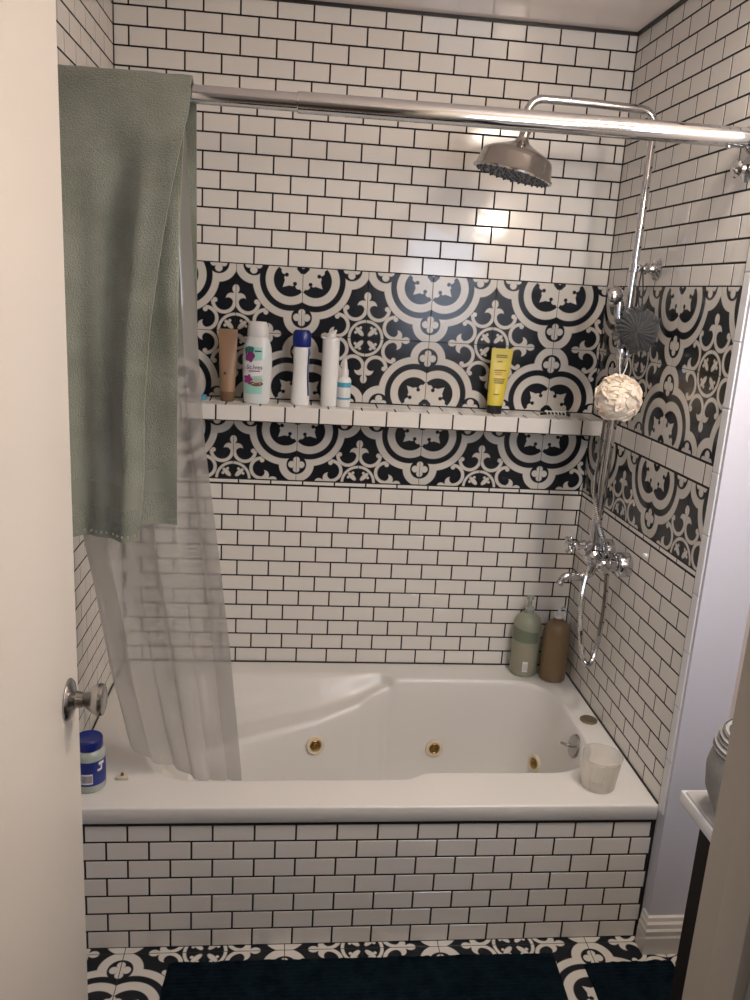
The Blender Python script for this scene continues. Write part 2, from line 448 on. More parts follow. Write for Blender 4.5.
# black caulk lines: round the ceiling, the tub and the corners
mb = MB()
mb.box(LW, 0, -0.009, -0.0005, ZC-0.009, ZC, M['caulk'])
mb.box(-0.009, -0.0005, LD, -0.0, ZC-0.009, ZC, M['caulk'])
mb.box(LW, LW+0.009, LD, 0, ZC-0.009, ZC, M['caulk'])
mb.box(LW, 0, -0.004, -0.0003, ZR-0.004, ZR+0.0045, M['caulk'])
mb.box(-0.004, -0.0003, LD, 0, ZR-0.004, ZR+0.0045, M['caulk'])
mb.box(LW+0.0003, LW+0.004, LD, 0, ZR-0.004, ZR+0.0045, M['caulk'])
mb.box(-0.002, 0, -0.002, 0, ZR, ZC, M['caulk'])
mb.box(LW, LW+0.002, -0.002, 0, ZR, ZC, M['caulk'])
struct(mb.build('trim_2'))
# tiled apron under the tub
AY = -0.827
mb = MB()
for r in range(1, 8):
    z1 = ZR-0.048-(r-1)*PZ
    subway_row(mb, Vector((-0.003, AY, 0)), Vector((-1, 0, 0)), Vector((0, 0, 1)), Vector((0, -1, 0)), 1.53, z1-PZ, z1, (0.056 if r % 2 else 0.556))
mb.box(LW, -0.001, -0.80, AY+0.0007, 0.0, ZR-0.0475, M['grout'])
mb.box(LW, -0.0005, AY-0.003, AY+0.0007, ZR-0.0525, ZR-0.0470, M['caulk'])
mb.box(-0.006, -0.0005, AY-0.003, AY+0.0007, 0.0, ZR-0.0525, M['caulk'])
struct(mb.build('wall_front'))
# painted wall that runs right from the alcove, vanity wall, doorway wall
struct(MB().box(XV, XV+0.1, YD-0.12, YR, 0, ZC+0.05, M['side_lit']).build('wall_side'))
DX0, DX1, DH = -1.372, -0.600, 2.14
mb = MB()
mb.box(LW-0.12, DX0-0.02, YD-0.12, YD, 0, ZC+0.05, M['hallpaint'])
wx0, wx1, wz0, wz1 = -0.42, 0.03, 1.40, 2.05
mb.box(DX1+0.02, wx0, YD-0.12, YD, 0, ZC+0.05, M['hallpaint'])
mb.box(wx1, XV, YD-0.12, YD, 0, ZC+0.05, M['hallpaint'])
mb.box(wx0, wx1, YD-0.12, YD, 0, wz0, M['hallpaint']); mb.box(wx0, wx1, YD-0.12, YD, wz1, ZC+0.05, M['hallpaint'])
mb.box(DX0-0.02, DX1+0.02, YD-0.12, YD, DH, ZC+0.05, M['hallpaint'])
struct(mb.build('wall_doorway'))
mb = MB()
for x0, x1, z0, z1 in ((wx0, wx0+0.03, wz0, wz1), (wx1-0.03, wx1, wz0, wz1), (wx0, wx1, wz0, wz0+0.03), (wx0, wx1, wz1-0.03, wz1), (wx0, wx1, 1.71, 1.735)):
    mb.box(x0, x1, YD-0.10, YD+0.008, z0, z1, M['trimpaint'])
w = struct(mb.build('added_window_1'))  # unseen window, added for cool light and a blue reflection in the tiles
MB().box(wx0+0.03, wx1-0.03, YD-0.06, YD-0.055, wz0+0.03, wz1-0.03, M['fill_pane']).build('added_pane', w)
# door frame: jambs, stops, casings
mb = MB()
mb.box(DX1, DX1+0.02, YD-0.12, YD+0.004, 0, DH, M['jambpaint'], 0.002)
mb.box(DX0-0.02, DX0, YD-0.12, YD+0.004, 0, DH, M['jambpaint'], 0.002)
mb.box(DX0-0.02, DX1+0.02, YD-0.12, YD+0.004, DH-0.02, DH, M['jambpaint'], 0.002)
mb.box(DX1-0.012, DX1, YD-0.085, YD-0.045, 0, DH-0.02, M['jambpaint'], 0.002)
for y0, y1 in ((YD-0.136, YD-0.12), (YD, YD+0.016)):
    mb.box(DX1+0.006, DX1+0.07, y0, y1, 0, DH+0.06, M['jambpaint'], 0.003)
    mb.box(DX0-0.07, DX0-0.006, y0, y1, 0, DH+0.06, M['jambpaint'], 0.003)
    mb.box(DX0-0.07, DX1+0.07, y0, y1, DH-0.004, DH+0.06, M['jambpaint'], 0.003)
struct(mb.build('trim_3', smooth=40))
# floor with the same patterned tile
mb = MB()
FQX, FQY = -0.151, -1.05
ux = Vector((1, 0, 0)); uy = Vector((0, 1, 0)); uz = Vector((0, 0, 1))
for i in range(-8, 3):
    for j in range(-6, 2):
        x0 = FQX+i*DP; y0 = FQY+j*DP
        a0, a1 = max(x0, LW), min(x0+DP, XV); b0, b1 = max(y0, YD-0.12), min(y0+DP, -0.82)
        if a1-a0 < 0.006 or b1-b0 < 0.006: continue
        def uvf(x, y, x0=x0, y0=y0, i=i, j=j):
            uu = (x-x0)/DP; vv = (y-y0)/DP
            return (uu if i % 2 == 0 else 1-uu, vv if j % 2 == 0 else 1-vv)
        tile(mb, Vector((0, 0, 0)), ux, uy, uz, a0+0.001, a1-0.001, b0+0.001, b1-0.001, M['decor'], uvf, bev=0.0007)
mb.box(LW-0.1, XV+0.1, YD-0.14, 0.1, -0.1, -0.0007, M['grout'])
struct(mb.build('floor'))
struct(MB().box(-2.6, 1.2, -4.6, YD-0.14, -0.1, -0.002, M['grouse']).build('floor_hall'))
# ceiling
struct(MB().box(LW-0.12, XV+0.1, YD-0.12, 0.12, ZC, ZC+0.1, M['ceiling']).build('ceiling'))
struct(MB().box(-2.6, 1.2, -4.6, YD-0.12, ZC, ZC+0.1, M['hallpaint']).build('ceiling_hall'))
# hall shell with an added, unseen window
mb = MB(); hy0, hy1, hz0, hz1 = -4.0, -2.8, 0.9, 2.2
mb.box(-2.7, -2.6, -4.6, hy0, 0, ZC, M['hallpaint']); mb.box(-2.7, -2.6, hy1, YD-0.12, 0, ZC, M['hallpaint'])
mb.box(-2.7, -2.6, hy0, hy1, 0, hz0, M['hallpaint']); mb.box(-2.7, -2.6, hy0, hy1, hz1, ZC, M['hallpaint'])
struct(mb.build('wall_hall_left'))
struct(MB().box(1.2, 1.3, -4.6, YD-0.12, 0, ZC, M['hallpaint']).build('wall_hall_right'))
mb = MB()
mb.box(-2.6, LW-0.12, YD-0.14, YD-0.12, 0, ZC, M['hallpaint']); mb.box(XV+0.1, 1.2, YD-0.14, YD-0.12, 0, ZC, M['hallpaint'])
mb.box(-2.6, 1.2, -4.6, -4.5, 0, ZC, M['hallpaint'])
struct(mb.build('wall_hall_back'))
mb = MB()
for y0, y1, z0, z1 in ((hy0, hy0+0.04, hz0, hz1), (hy1-0.04, hy1, hz0, hz1), (hy0, hy1, hz0, hz0+0.04), (hy0, hy1, hz1-0.04, hz1), (hy0, hy1, 1.53, 1.57)):
    mb.box(-2.68, -2.58, y0, y1, z0, z1, M['trimpaint'])
w = struct(mb.build('added_window_2'))  # unseen window, added as a light source for the hall
MB().box(-2.65, -2.645, hy0+0.04, hy1-0.04, hz0+0.04, hz1-0.04, M['fill_pane']).build('added_pane', w)
# baseboard beside the tub: moulded profile run along x
prof = [(0.0, 0.0), (0.020, 0.0), (0.020, 0.050), (0.018, 0.056), (0.018, 0.070), (0.014, 0.076), (0.013, 0.088), (0.008, 0.094), (0.006, 0.104), (0.0, 0.108)]
mb = MB()
path = [(-0.0005, YR+0.028, -1, 0), (-0.0005, YR-0.0005, -1, -1), (XV, YR-0.0005, 0, -1)]
mb.grid(len(path), len(prof), lambda i, j: (path[i][0]+path[i][2]*prof[j][0]*0.6, path[i][1]+path[i][3]*prof[j][0], prof[j][1]), M['trimpaint'])
struct(mb.build('baseboard_side'))
MB_ = MB(); MB_.box(XV-0.014, XV, -1.40, YR-0.02, 0, 0.1, M['trimpaint'], 0.004); struct(MB_.build('baseboard_right', smooth=40))

# ------------------------------------------------------------------ tiled shelf
SD = 0.128
SLP = Vector((0, 1, 0.05)).normalized(); SLN = Vector((0, -0.05, 1)).normalized()
mb = MB(); bz = Vector((0, 0, 1))
subway_row(mb, Vector((0, -SD, 0)), Vector((-1, 0, 0)), bz, Vector((0, -1, 0)), -LW, ZB+0.0045, ZT-0.0065, 0.72)
subway_row(mb, Vector((0, -SD+0.001, ZT-0.0082)), Vector((-1, 0, 0)), SLP, SLN, -LW, 0.0, 0.052, 0.45)
subway_row(mb, Vector((0, -SD+0.001, ZT-0.0082)), Vector((-1, 0, 0)), SLP, SLN, -LW, 0.052, 0.125, 0.95)
subway_row(mb, Vector((0, -SD+0.001, ZB+0.0040)), Vector((-1, 0, 0)), Vector((0, 1, 0)), Vector((0, 0, -1)), -LW, 0.0, 0.052, 0.45)
subway_row(mb, Vector((0, -SD+0.001, ZB+0.0040)), Vector((-1, 0, 0)), Vector((0, 1, 0)), Vector((0, 0, -1)), -LW, 0.052, 0.125, 0.95)
mb.box(LW+0.001, -0.001, -SD+0.0007, 0, ZB+0.0047, ZT-0.0095, M['grout'])
mb.quad([(LW+0.001, -SD+0.0012, ZT-0.0092), (-0.001, -SD+0.0012, ZT-0.0092), (-0.001, 0, ZT-0.0028), (LW+0.001, 0, ZT-0.0028)], M['grout'])
o = mb.build('wall_shelf'); struct(o)

# ------------------------------------------------------------------ bathtub
tub = empty('bathtub', (-0.768, -0.415, 0.0), 'white acrylic built-in whirlpool bathtub behind a tiled apron', 'bathtub')
def childof(o, p):
    o.parent = p; o.matrix_parent_inverse = Matrix.Translation(p.location).inverted(); return o
xR, xL = -0.078, -1.37
def yback(x): return lerp(-0.115, -0.070, sstep((-0.60-x)/0.07))
def yfront(x): return lerp(-0.684, -0.717, sstep((-0.58-x)/0.09))
def ridge(x): return interp([-1.43, -1.247, -1.125, -1.0, -0.871, -0.738, -0.66, -0.60, -0.55], [-0.345, -0.312, -0.276, -0.248, -0.218, -0.168, -0.115, -0.08, -0.06], x)
def tub_z(x, y):
    yb, yf = yback(x), yfront(x)
    H = 0.60; yy = (y-(yb+yf)/2)/(yb-yf)*H
    R = 0.17 if x > -0.7 else 0.15
    cx, hx = (xR+xL)/2, (xR-xL)/2
    qx = abs(x-cx)-(hx-R); qy = abs(yy)-(H/2-R)
    dA = -(math.hypot(max(qx, 0), max(qy, 0)) + min(max(qx, qy), 0) - R)
    left = sstep((-0.56-x)/0.25)
    hA = interp([-1.4, -1.25, -1.125, -0.87, -0.74, -0.65, -0.6], [0.16, 0.15, 0.13, 0.09, 0.06, 0.03, 0.02], x)
    wA = lerp(0.025, interp([-1.4, -0.87, -0.65], [0.16, 0.10, 0.04], x), left)
    if y < -0.4: wA = 0.03
    yy2 = (y+0.3995)
    RB = 0.17
    qx2 = abs(x-cx)-(hx-RB); qy2 = abs(yy2)-(0.2845-RB)
    dD = -(math.hypot(max(qx2, 0), max(qy2, 0)) + min(max(qx2, qy2), 0) - RB)
    rd = (ridge(x)-y)*0.85 + 0.3*sstep((x+0.66)/0.12)
    k_ = 0.02; h_ = max(k_-abs(dD-rd), 0)/k_
    dB = min(dD, rd) - h_*h_*k_*0.25
    # sloped backrest at the left end
    sl = interp([-1.38, -1.05, -0.9], [0.0, 0.9, 1.0], x)
    S1 = sstep((dA+0.006)/wA*0.5+0.5) if False else sstep(dA/wA)
    S2 = sstep(dB/0.085)
    return ZR - hA*S1 - (0.345-hA*0.8)*S2*sl
NX, NY = 300, 165
mb = MB()
xs = [LW+0.001+(-0.001-LW-0.001)*i/(NX-1) for i in range(NX)]
ys = [-0.824+(-0.0035+0.824)*j/(NY-1) for j in range(NY)]
skirt = [(-0.800, ZR-0.046), (-0.829, ZR-0.046), (-0.8325, ZR-0.042), (-0.8325, ZR-0.0045), (-0.8315, ZR-0.0015), (-0.829, ZR-0.0002)]
def tubpt(i, j):
    if j < len(skirt): return (xs[i], skirt[j][0], skirt[j][1])
    return (xs[i], ys[j-len(skirt)], tub_z(xs[i], ys[j-len(skirt)]))
mb.grid(NX, NY+len(skirt), tubpt, M['acrylic'])
childof(mb.build('tub_shell', smooth=60), tub)
# jets, overflow plate, deck knob on the tub: placed on the heightfield
def tub_surface_y(x, z):      # back inner wall: y where surface is at height z
    y = -0.06
    while y > -0.5 and tub_z(x, y) > z: y -= 0.001
    return y
def tub_normal(x, y):
    e = 0.004
    return Vector((-(tub_z(x+e, y)-tub_z(x-e, y))/(2*e), -(tub_z(x, y+e)-tub_z(x, y-e))/(2*e), 1)).normalized()
for jx, jy, jz, nx_, ny_, nz_ in ((-0.885, -0.259, 0.248, 0.197, -0.957, 0.215), (-0.473, -0.164, 0.181, 0, -0.989, 0.145), (-0.138, -0.240, 0.170, -0.913, -0.379, 0.149)):
    nrm = Vector((nx_, ny_, nz_)).normalized()
    mt = Matrix.Translation(Vector((jx, jy, jz)) + nrm*0.0015) @ nrm.to_track_quat('Z', 'Y').to_matrix().to_4x4()
    a = MB().lathe([(0.0, -0.004), (0.030, -0.004), (0.031, 0.003), (0.028, 0.007), (0.020, 0.007), (0.0175, 0.002), (0.0, 0.002)], M['jetring'], 28, mt, cap=False).build('jet_ring', smooth=35)
    childof(a, tub)
    c = MB().lathe([(0.0165, 0.0), (0.0172, 0.006), (0.0150, 0.0075), (0.011, 0.004), (0.0085, 0.004), (0.008, 0.010), (0.0045, 0.010), (0.004, 0.002), (0, 0.002)], M['brass'], 24, mt, cap=False).build('jet_nozzle', smooth=35)
    c.parent = a; c['label'] = 'brass nozzle'
# overflow plate with lever on the right inner wall
ox, oy, oz = -0.101, -0.462, 0.368
mt = Matrix.Translation((ox, oy, oz)) @ Vector((-0.978, 0, 0.208)).to_track_quat('Z', 'Y').to_matrix().to_4x4()
a = childof(MB().lathe([(0, -0.012), (0.036, -0.012), (0.037, 0.0), (0.034, 0.005), (0.020, 0.008), (0, 0.009)], M['knob'], 32, mt, cap=False).build('overflow_plate', smooth=35), tub)
a['label'] = 'chrome overflow plate'
c = MB().tube([mt @ Vector(p) for p in ((0, 0, 0.006), (0.002, 0, 0.02), (0.004, 0.002, 0.030), (0.002, 0.004, 0.046))], [0.006, 0.0055, 0.005, 0.004], M['chrome'], 12).build('overflow_lever', smooth=40)
c.parent = a
# air-control cap on the deck
mt = Matrix.Translation((-0.036, -0.392, ZR))
a = childof(MB().lathe([(0.027, -0.002), (0.027, 0.004), (0.024, 0.006), (0.021, 0.005), (0.014, 0.0065), (0, 0.007)], M['bronze'], 28, mt, cap=False).build('air_control_cap', smooth=35), tub)
a['label'] = 'dull bronze air control cap'

# ------------------------------------------------------------------ shower curtain rod
RY = -0.78
RZl, RZr = 2.0515, 2.058
def rodp(x): return Vector((x, RY, lerp(RZl, RZr, (x-LW)/(-LW))))
rod = empty('shower_curtain_rod', tuple(rodp(-0.768)), 'polished steel telescoping shower curtain rod across the tub', 'shower rod')
childof(MB().tube([rodp(LW+0.004), rodp(-1.0)], 0.0185, M['rodsteel'], 32).build('inner_tube', smooth=40), rod)
childof(MB().tube([rodp(-1.008), rodp(-1.006), rodp(-0.5), rodp(-0.002)], [0.0195, 0.0215, 0.0215, 0.0215], M['rodsteel'], 32).build('outer_tube', smooth=40), rod)
for x0, d in ((LW+0.0005, 1), (-0.0005, -1)):
    mt = Matrix.Translation(rodp(x0)) @ Vector((d, 0, 0)).to_track_quat('Z', 'Y').to_matrix().to_4x4()
    childof(MB().lathe([(0.034, 0), (0.034, 0.004), (0.030, 0.009), (0.024, 0.018), (0.0225, 0.022)], M['rodsteel'], 32, mt).build('end_flange', smooth=40), rod)
mt = Matrix.Translation(rodp(-0.062) + Vector((0, -0.006, -0.0205))) @ Vector((0, -0.2, -1)).to_track_quat('Z', 'Y').to_matrix().to_4x4()
childof(MB().lathe([(0.0045, 0), (0.0045, 0.004), (0.003, 0.005)], M['chrome'], 12, mt).build('set_screw', smooth=40), rod)
# round chrome hook under the rod end
hk = empty('wall_hook', (0, -0.775, 1.995), 'round chrome wall hook just below the right rod end', 'hook')
mt = Matrix.Translation((-0.0005, -0.775, 1.995)) @ Vector((-1, 0, 0)).to_track_quat('Z', 'Y').to_matrix().to_4x4()
childof(MB().lathe([(0.028, 0), (0.028, 0.004), (0.022, 0.008), (0.010, 0.012), (0.008, 0.022)], M['chrome'], 32, mt).build('base_plate', smooth=40), hk)
mt = Matrix.Translation((-0.022, -0.775, 1.995)) @ Vector((-1, 0, 0)).to_track_quat('Z', 'Y').to_matrix().to_4x4()
childof(MB().lathe([(0.008, 0), (0.018, 0.003), (0.021, 0.008), (0.018, 0.013), (0.0, 0.016)], M['chrome'], 32, mt).build('hook_knob', smooth=40), hk)

# ------------------------------------------------------------------ shower curtain (gathered at the left, hanging into the tub)
NU, NV = 140, 130
def curt(i, j):
    s = i/(NU-1); t = j/(NV-1)            # t 0 top, 1 bottom
    zbot = interp([0, 0.12, 0.3, 0.5, 0.75, 1.0], [0.535, 0.485, 0.444, 0.414, 0.400, 0.398], s)
    z = lerp(2.018, zbot, t)
    xl = interp([0.39, 0.535, 0.69, 0.92, 1.06, 1.5, 2.03], [-1.36, -1.400, -1.436, -1.470, -1.490, -1.510, -1.515], z)
    xr = interp([0.39, 0.434, 0.77, 1.18, 1.35, 2.03], [-1.095, -1.098, -1.130, -1.177, -1.197, -1.232], z)
    x = lerp(xl, xr-0.006, s)
    amp = interp([0, 0.35, 0.6, 1], [0.009, 0.013, 0.020, 0.012], t)
    yb = lerp(RY, -0.690, sstep(t*1.05)) - 0.035*(1-s)*(t**3)*0
    y = yb + amp*(math.sin(2*PI*(2.3*s+0.32*t)+0.6) + 0.35*math.sin(2*PI*(5.3*s-0.7*t)+1.0)) * (1-0.3*s)
    y += 0.006*math.sin(9*t+11*s)*t + 0.006*noise.noise(Vector((s*6, t*9, 1)))
    x += 0.006*math.sin(2*PI*(6.0*s+0.3*t))
    return (x, y, z)
mb = MB(); mb.grid(NU, NV, curt, M['vinyl'])
cur = empty('shower_curtain', (-1.35, -0.74, 2.02), 'frosted clear vinyl shower curtain bunched at left and hanging into the tub', 'shower curtain')
childof(mb.build('curtain_sheet', smooth=80), cur)
for k in range(6):
    x = -1.49+k*0.048; c = rodp(x)
    pts = [c + Vector((0.002*math.sin(a), 0.0255*math.cos(a), 0.027*math.sin(a)-0.006)) for a in [2*PI*q/20 for q in range(21)]]
    childof(MB().tube(pts, 0.0015, M['chrome'], 6, cap=False).build('curtain_ring', smooth=60), cur)

# ------------------------------------------------------------------ towel over the rod
tw = empty('bath_towel', (-1.36, RY, 1.2), 'sage green terry bath towel draped over the curtain rod', 'towel')
def mk_sheet(name, xr_f, zb_f, yoff, zb_back, seed, parent, backlen_x=None, xl=-1.505, thick=0.006, rr=0.028, fold=0.015):
    nu, nvf, nva, nvb = 60, 90, 12, (40 if zb_back else 2)
    mb = MB(); nv = nvf+nva+nvb
    cz = lambda x: rodp(x).z
    def pt(i, j, off=0.0):
        s = i/(nu-1)
        if j < nvf:
            t = 1-j/(nvf-1)               # 1 bottom -> 0 top of the front
            zb = zb_f(s); 
            xr = xr_f(t); x = lerp(xl+0.0*t, xr, s); z = lerp(cz(x), zb, t)
            y = RY-rr-yoff*min(1, t*6) - fold*sstep(t*3)*(math.sin(2*PI*(1.35*s+0.1*t)+seed)+0.5*math.sin(2*PI*(2.9*s-0.3*t)+seed*2)) \
                - fold*0.8*sstep((s-0.8)/0.2)*math.sin(PI*min(1, t*1.4))
            return Vector((x, y-off-0.006*noise.noise(Vector((x*9, z*6, seed))), z))
        if j < nvf+nva:
            a = PI*(j-nvf+1)/(nva+1); x = lerp(xl, xr_f(0), s)
            w = 0.0025*noise.noise(Vector((x*25, 0, seed)))
            return Vector((x, RY-(rr+off)*math.cos(a), cz(x)+(rr+off+w)*math.sin(a)))
        t = (j-nvf-nva)/(nvb-1); x = lerp(xl, xr_f(0), s) + 0.0*t
        z = lerp(cz(x), zb_back or cz(x)-0.01, t)
        return Vector((x, RY+rr+off+0.006*math.sin(2*PI*(1.6*s)+seed)*t, z))
    def msel(i, j):
        if j < nvf-1:
            t = 1-(j+0.5)/(nvf-1)
            if 0.865 < t < 0.925: return M['towelband']
            if t > 0.985: return M['towelband']
        return M['towel']
    n0 = mb.grid(nu, nv, lambda i, j: pt(i, j, thick*0.5), msel)
    n1 = mb.grid(nu, nv, lambda i, j: pt(i, j, -thick*0.5), msel, flip=True)
    def rim(a, c, d, e): mb.face((a, c, d, e), M['towelband'])
    for i in range(nu-1):
        rim(n0+i+1, n0+i, n1+i, n1+i+1); b_ = (nv-1)*nu; rim(n0+b_+i, n0+b_+i+1, n1+b_+i+1, n1+b_+i)
    for j in range(nv-1):
        rim(n0+j*nu, n0+(j+1)*nu, n1+(j+1)*nu, n1+j*nu); q = nu-1; rim(n0+(j+1)*nu+q, n0+j*nu+q, n1+j*nu+q, n1+(j+1)*nu+q)
    o = childof(mb.build(name, smooth=75), parent)
    return o, pt
xrA = lambda t: interp([0, 0.03, 0.12, 0.3, 0.5, 0.68, 0.83, 1.0], [-1.222, -1.224, -1.240, -1.272, -1.302, -1.316, -1.318, -1.332], t)
xrB = lambda t: interp([0, 0.25, 0.5, 1.0], [-1.232, -1.243, -1.248, -1.250], t)
xrC = lambda t: interp([0, 1.0], [-1.214, -1.214], t)
fa, ptA = mk_sheet('front_panel', xrA, lambda s: 1.117-0.012*s, 0.020, None, 0.4, tw, rr=0.032)
fb, _ = mk_sheet('inner_fold', xrB, lambda s: 1.150-0.012*s, 0.002, None, 2.0, tw, rr=0.026, fold=0.007)
# hanging back layer
mb = MB()
def ptC(i, j, off):
    s = i/39; t = j/59
    x = lerp(-1.505, -1.217, s); z = lerp(2.055, 1.518-0.01*s, t)
    return (x, RY+0.028+off+0.040*t+0.006*math.sin(5*s+1)*t, z)
n0 = mb.grid(40, 60, lambda i, j: ptC(i, j, -0.003), M['towel']); n1 = mb.grid(40, 60, lambda i, j: ptC(i, j, 0.003), M['towel'], flip=True)
for j in range(59):
    mb.face((n0+j*40+39, n0+(j+1)*40+39, n1+(j+1)*40+39, n1+j*40+39), M['towelband'])
for i in range(39):
    mb.face((n0+59*40+i, n0+59*40+i+1, n1+59*40+i+1, n1+59*40+i), M['towelband'])
childof(mb.build('back_panel', smooth=75), tw)
# top cover from the rod crest to the back layer so that the drape is continuous
mb = MB()
for k in range(14):
    s = (k+0.5)/14; p = ptA(int(s*59), 1, 0.004)
    mb.box(p.x-0.0018, p.x+0.0018, p.y-0.0010, p.y+0.001, p.z-0.001, p.z+0.004, M['stitch'])
childof(mb.build('hem_stitching'), tw)

# ------------------------------------------------------------------ shower set on the right wall
sh = empty('shower_set', (0, -0.373, 0.965), 'chrome exposed shower mixer with tall riser and overhead arm on the right tiled wall', 'shower')
RYY = -0.362
def rx(z): return interp([0.97, 1.79, 2.2], [-0.082, -0.066, -0.064], z)
AZ = 2.190
# riser + goose arm
pts = [Vector((rx(z), RYY, z)) for z in (1.0, 1.3, 1.6, 1.9, 2.05, AZ-0.045)]
pts += arc((rx(AZ)-0.04, RYY, AZ-0.04), 0, PI/2, 0.04, (1, 0, 0), (0, 0, 1), 8)
pts += [Vector((-0.25, RYY, AZ+0.004))]
pts += arc((-0.371, RYY, AZ-0.036), PI/2, PI, 0.040, (1, 0, 0), (0, 0, 1), 8)
pts += [Vector((-0.4112, RYY, 2.13)), Vector((-0.412, RYY, 2.10))]
a = childof(MB().tube(pts, 0.0108, M['chrome'], 18).build('riser_pipe', smooth=50), sh)
# thicker lower sleeve tubes of the riser
childof(MB().tube([(rx(1.0), RYY, 0.99), (rx(1.50), RYY, 1.50)], 0.0155, M['chrome'], 18).build('lower_sleeve', smooth=50), sh)
# overhead head: axis slightly tilted
HX, HY = -0.412, RYY
mt = T((HX, HY, 2.108), math.radians(3), math.radians(12), 0) @ Matrix.Scale(1.10, 4)
hd = childof(MB().lathe([(0.011, 0.012), (0.014, 0.004), (0.012, -0.002), (0.013, -0.012), (0.020, -0.022), (0.044, -0.033), (0.068, -0.042), (0.082, -0.050), (0.087, -0.058), (0.094, -0.088), (0.099, -0.093), (0.098, -0.097), (0.092, -0.098)], M['steel'], 56, mt).build('overhead_shower_head', smooth=35), sh)
hd['label'] = 'brushed nickel bell shaped rain shower head'
mb = MB().lathe([(0.091, -0.0985), (0, -0.0985)], M['nozzle'], 48, mt, cap=False)
mb.lathe([(0.091, -0.0983), (0.091, -0.096)], M['nozzle'], 48, mt)
for rr_, nn in ((0.018, 6), (0.036, 12), (0.054, 18), (0.072, 24), (0.086, 28)):
    for q in range(nn):
        a_ = 2*PI*q/nn; mb.lathe([(0.0028, 0), (0.002, -0.004)], M['nozzle'], 6, mt @ Matrix.Translation((rr_*math.cos(a_), rr_*math.sin(a_), -0.0985)))
f = mb.build('spray_face', smooth=35); f.parent = hd; f.matrix_parent_inverse = Matrix()
# wall bracket on top
br = childof(MB().lathe([(0.031, 0), (0.031, 0.004), (0.024, 0.009), (0.016, 0.013), (0.012, 0.022), (0.012, 0.030), (0.016, 0.033), (0.016, 0.037), (0.009, 0.042), (0.008, 0.066)], M['chrome'], 32, Matrix.Translation((-0.0005, RYY, 1.788)) @ Vector((-1, 0, 0)).to_track_quat('Z', 'Y').to_matrix().to_4x4()).build('wall_bracket', smooth=35), sh)
childof(MB().lathe([(0.013, -0.012), (0.015, -0.010), (0.015, 0.010), (0.013, 0.012)], M['chrome'], 24, Matrix.Translation((rx(1.788), RYY, 1.788))).build('bracket_collar', smooth=35), sh)
# mixer body: bar along y with two inlets
MZ, MX = 0.947, -0.080
bodyp = [(0.014, -0.095), (0.020, -0.090), (0.022, -0.080), (0.018, -0.070), (0.018, -0.025), (0.026, -0.018), (0.028, 0.0), (0.026, 0.018), (0.018, 0.025), (0.018, 0.070), (0.022, 0.080), (0.020, 0.090), (0.014, 0.095)]
mt = Matrix.Translation((MX, -0.373, MZ)) @ Vector((0, -1, 0)).to_track_quat('Z', 'Y').to_matrix().to_4x4()
childof(MB().lathe(bodyp, M['chrome'], 28, mt).build('mixer_body', smooth=35), sh)
for y in (-0.306, -0.441):
    mt = Matrix.Translation((-0.0005, y, MZ+0.003)) @ Vector((-1, 0, 0)).to_track_quat('Z', 'Y').to_matrix().to_4x4()
    childof(MB().lathe([(0.036, 0), (0.037, 0.028), (0.035, 0.034), (0.027, 0.037), (0.018, 0.039), (0.017, 0.041), (0.021, 0.042), (0.021, 0.058), (0.017, 0.060), (0.015, 0.078)], M['chrome'], 32, mt).build('inlet_flange', smooth=35), sh)
# cross handles pointing into the tub
def cross(y, z, x0, ln_):
    hb = childof(MB().lathe([(0.013, 0), (0.016, 0.006), (0.010, 0.014), (0.008, ln_-0.018), (0.013, ln_-0.012), (0.013, ln_), (0.009, ln_+0.005), (0, ln_+0.007)], M['chrome'], 22, Matrix.Translation((x0, y, z)) @ Vector((-1, 0, 0.02)).to_track_quat('Z', 'Y').to_matrix().to_4x4()).build('cross_handle', smooth=35), sh)
    mb = MB()
    for k in range(4):
        an = PI/4*0.6+k*PI/2; d = Vector((0, math.cos(an), math.sin(an)))
        c = Vector((x0-ln_+0.006, y, z))
        mb.tube([c+d*0.008, c+d*0.020, c+d*0.025, c+d*0.030, c+d*0.033], [0.0045, 0.004, 0.0065, 0.0065, 0.003], M['chrome'], 12)
    s_ = mb.build('handle_spokes', smooth=50); s_.parent = hb
cross(-0.315, 0.968, -0.088, 0.058)
# diverter column between body and riser
childof(MB().lathe([(0.017, 0), (0.022, 0.006), (0.022, 0.020), (0.016, 0.026), (0.018, 0.036), (0.024, 0.040), (0.024, 0.052), (0.015, 0.058), (0.015, 0.085)], M['chrome'], 24, Matrix.Translation((MX, RYY, MZ-0.01))).build('diverter_valve', smooth=35), sh)
mb = MB().lathe([(0.006, 0), (0.006, 0.02), (0.012, 0.024), (0.012, 0.034), (0, 0.037)], M['chrome'], 16, T((MX-0.02, RYY, MZ+0.03), 0, -PI/2, 0))
childof(mb.build('diverter_knob', smooth=35), sh)
# spout
sp = spline([(MX, -0.38, MZ-0.012), (MX-0.01, -0.38, MZ-0.045), (MX-0.04, -0.382, MZ-0.058), (MX-0.075, -0.385, MZ-0.055), (MX-0.092, -0.387, MZ-0.062), (MX-0.104, -0.388, MZ-0.082)], 6)
childof(MB().tube(sp, [lerp(0.016, 0.0095, i/(len(sp)-1)) + (0.002 if i > len(sp)-4 else 0) for i in range(len(sp))], M['chrome'], 18).build('spout', smooth=50), sh)
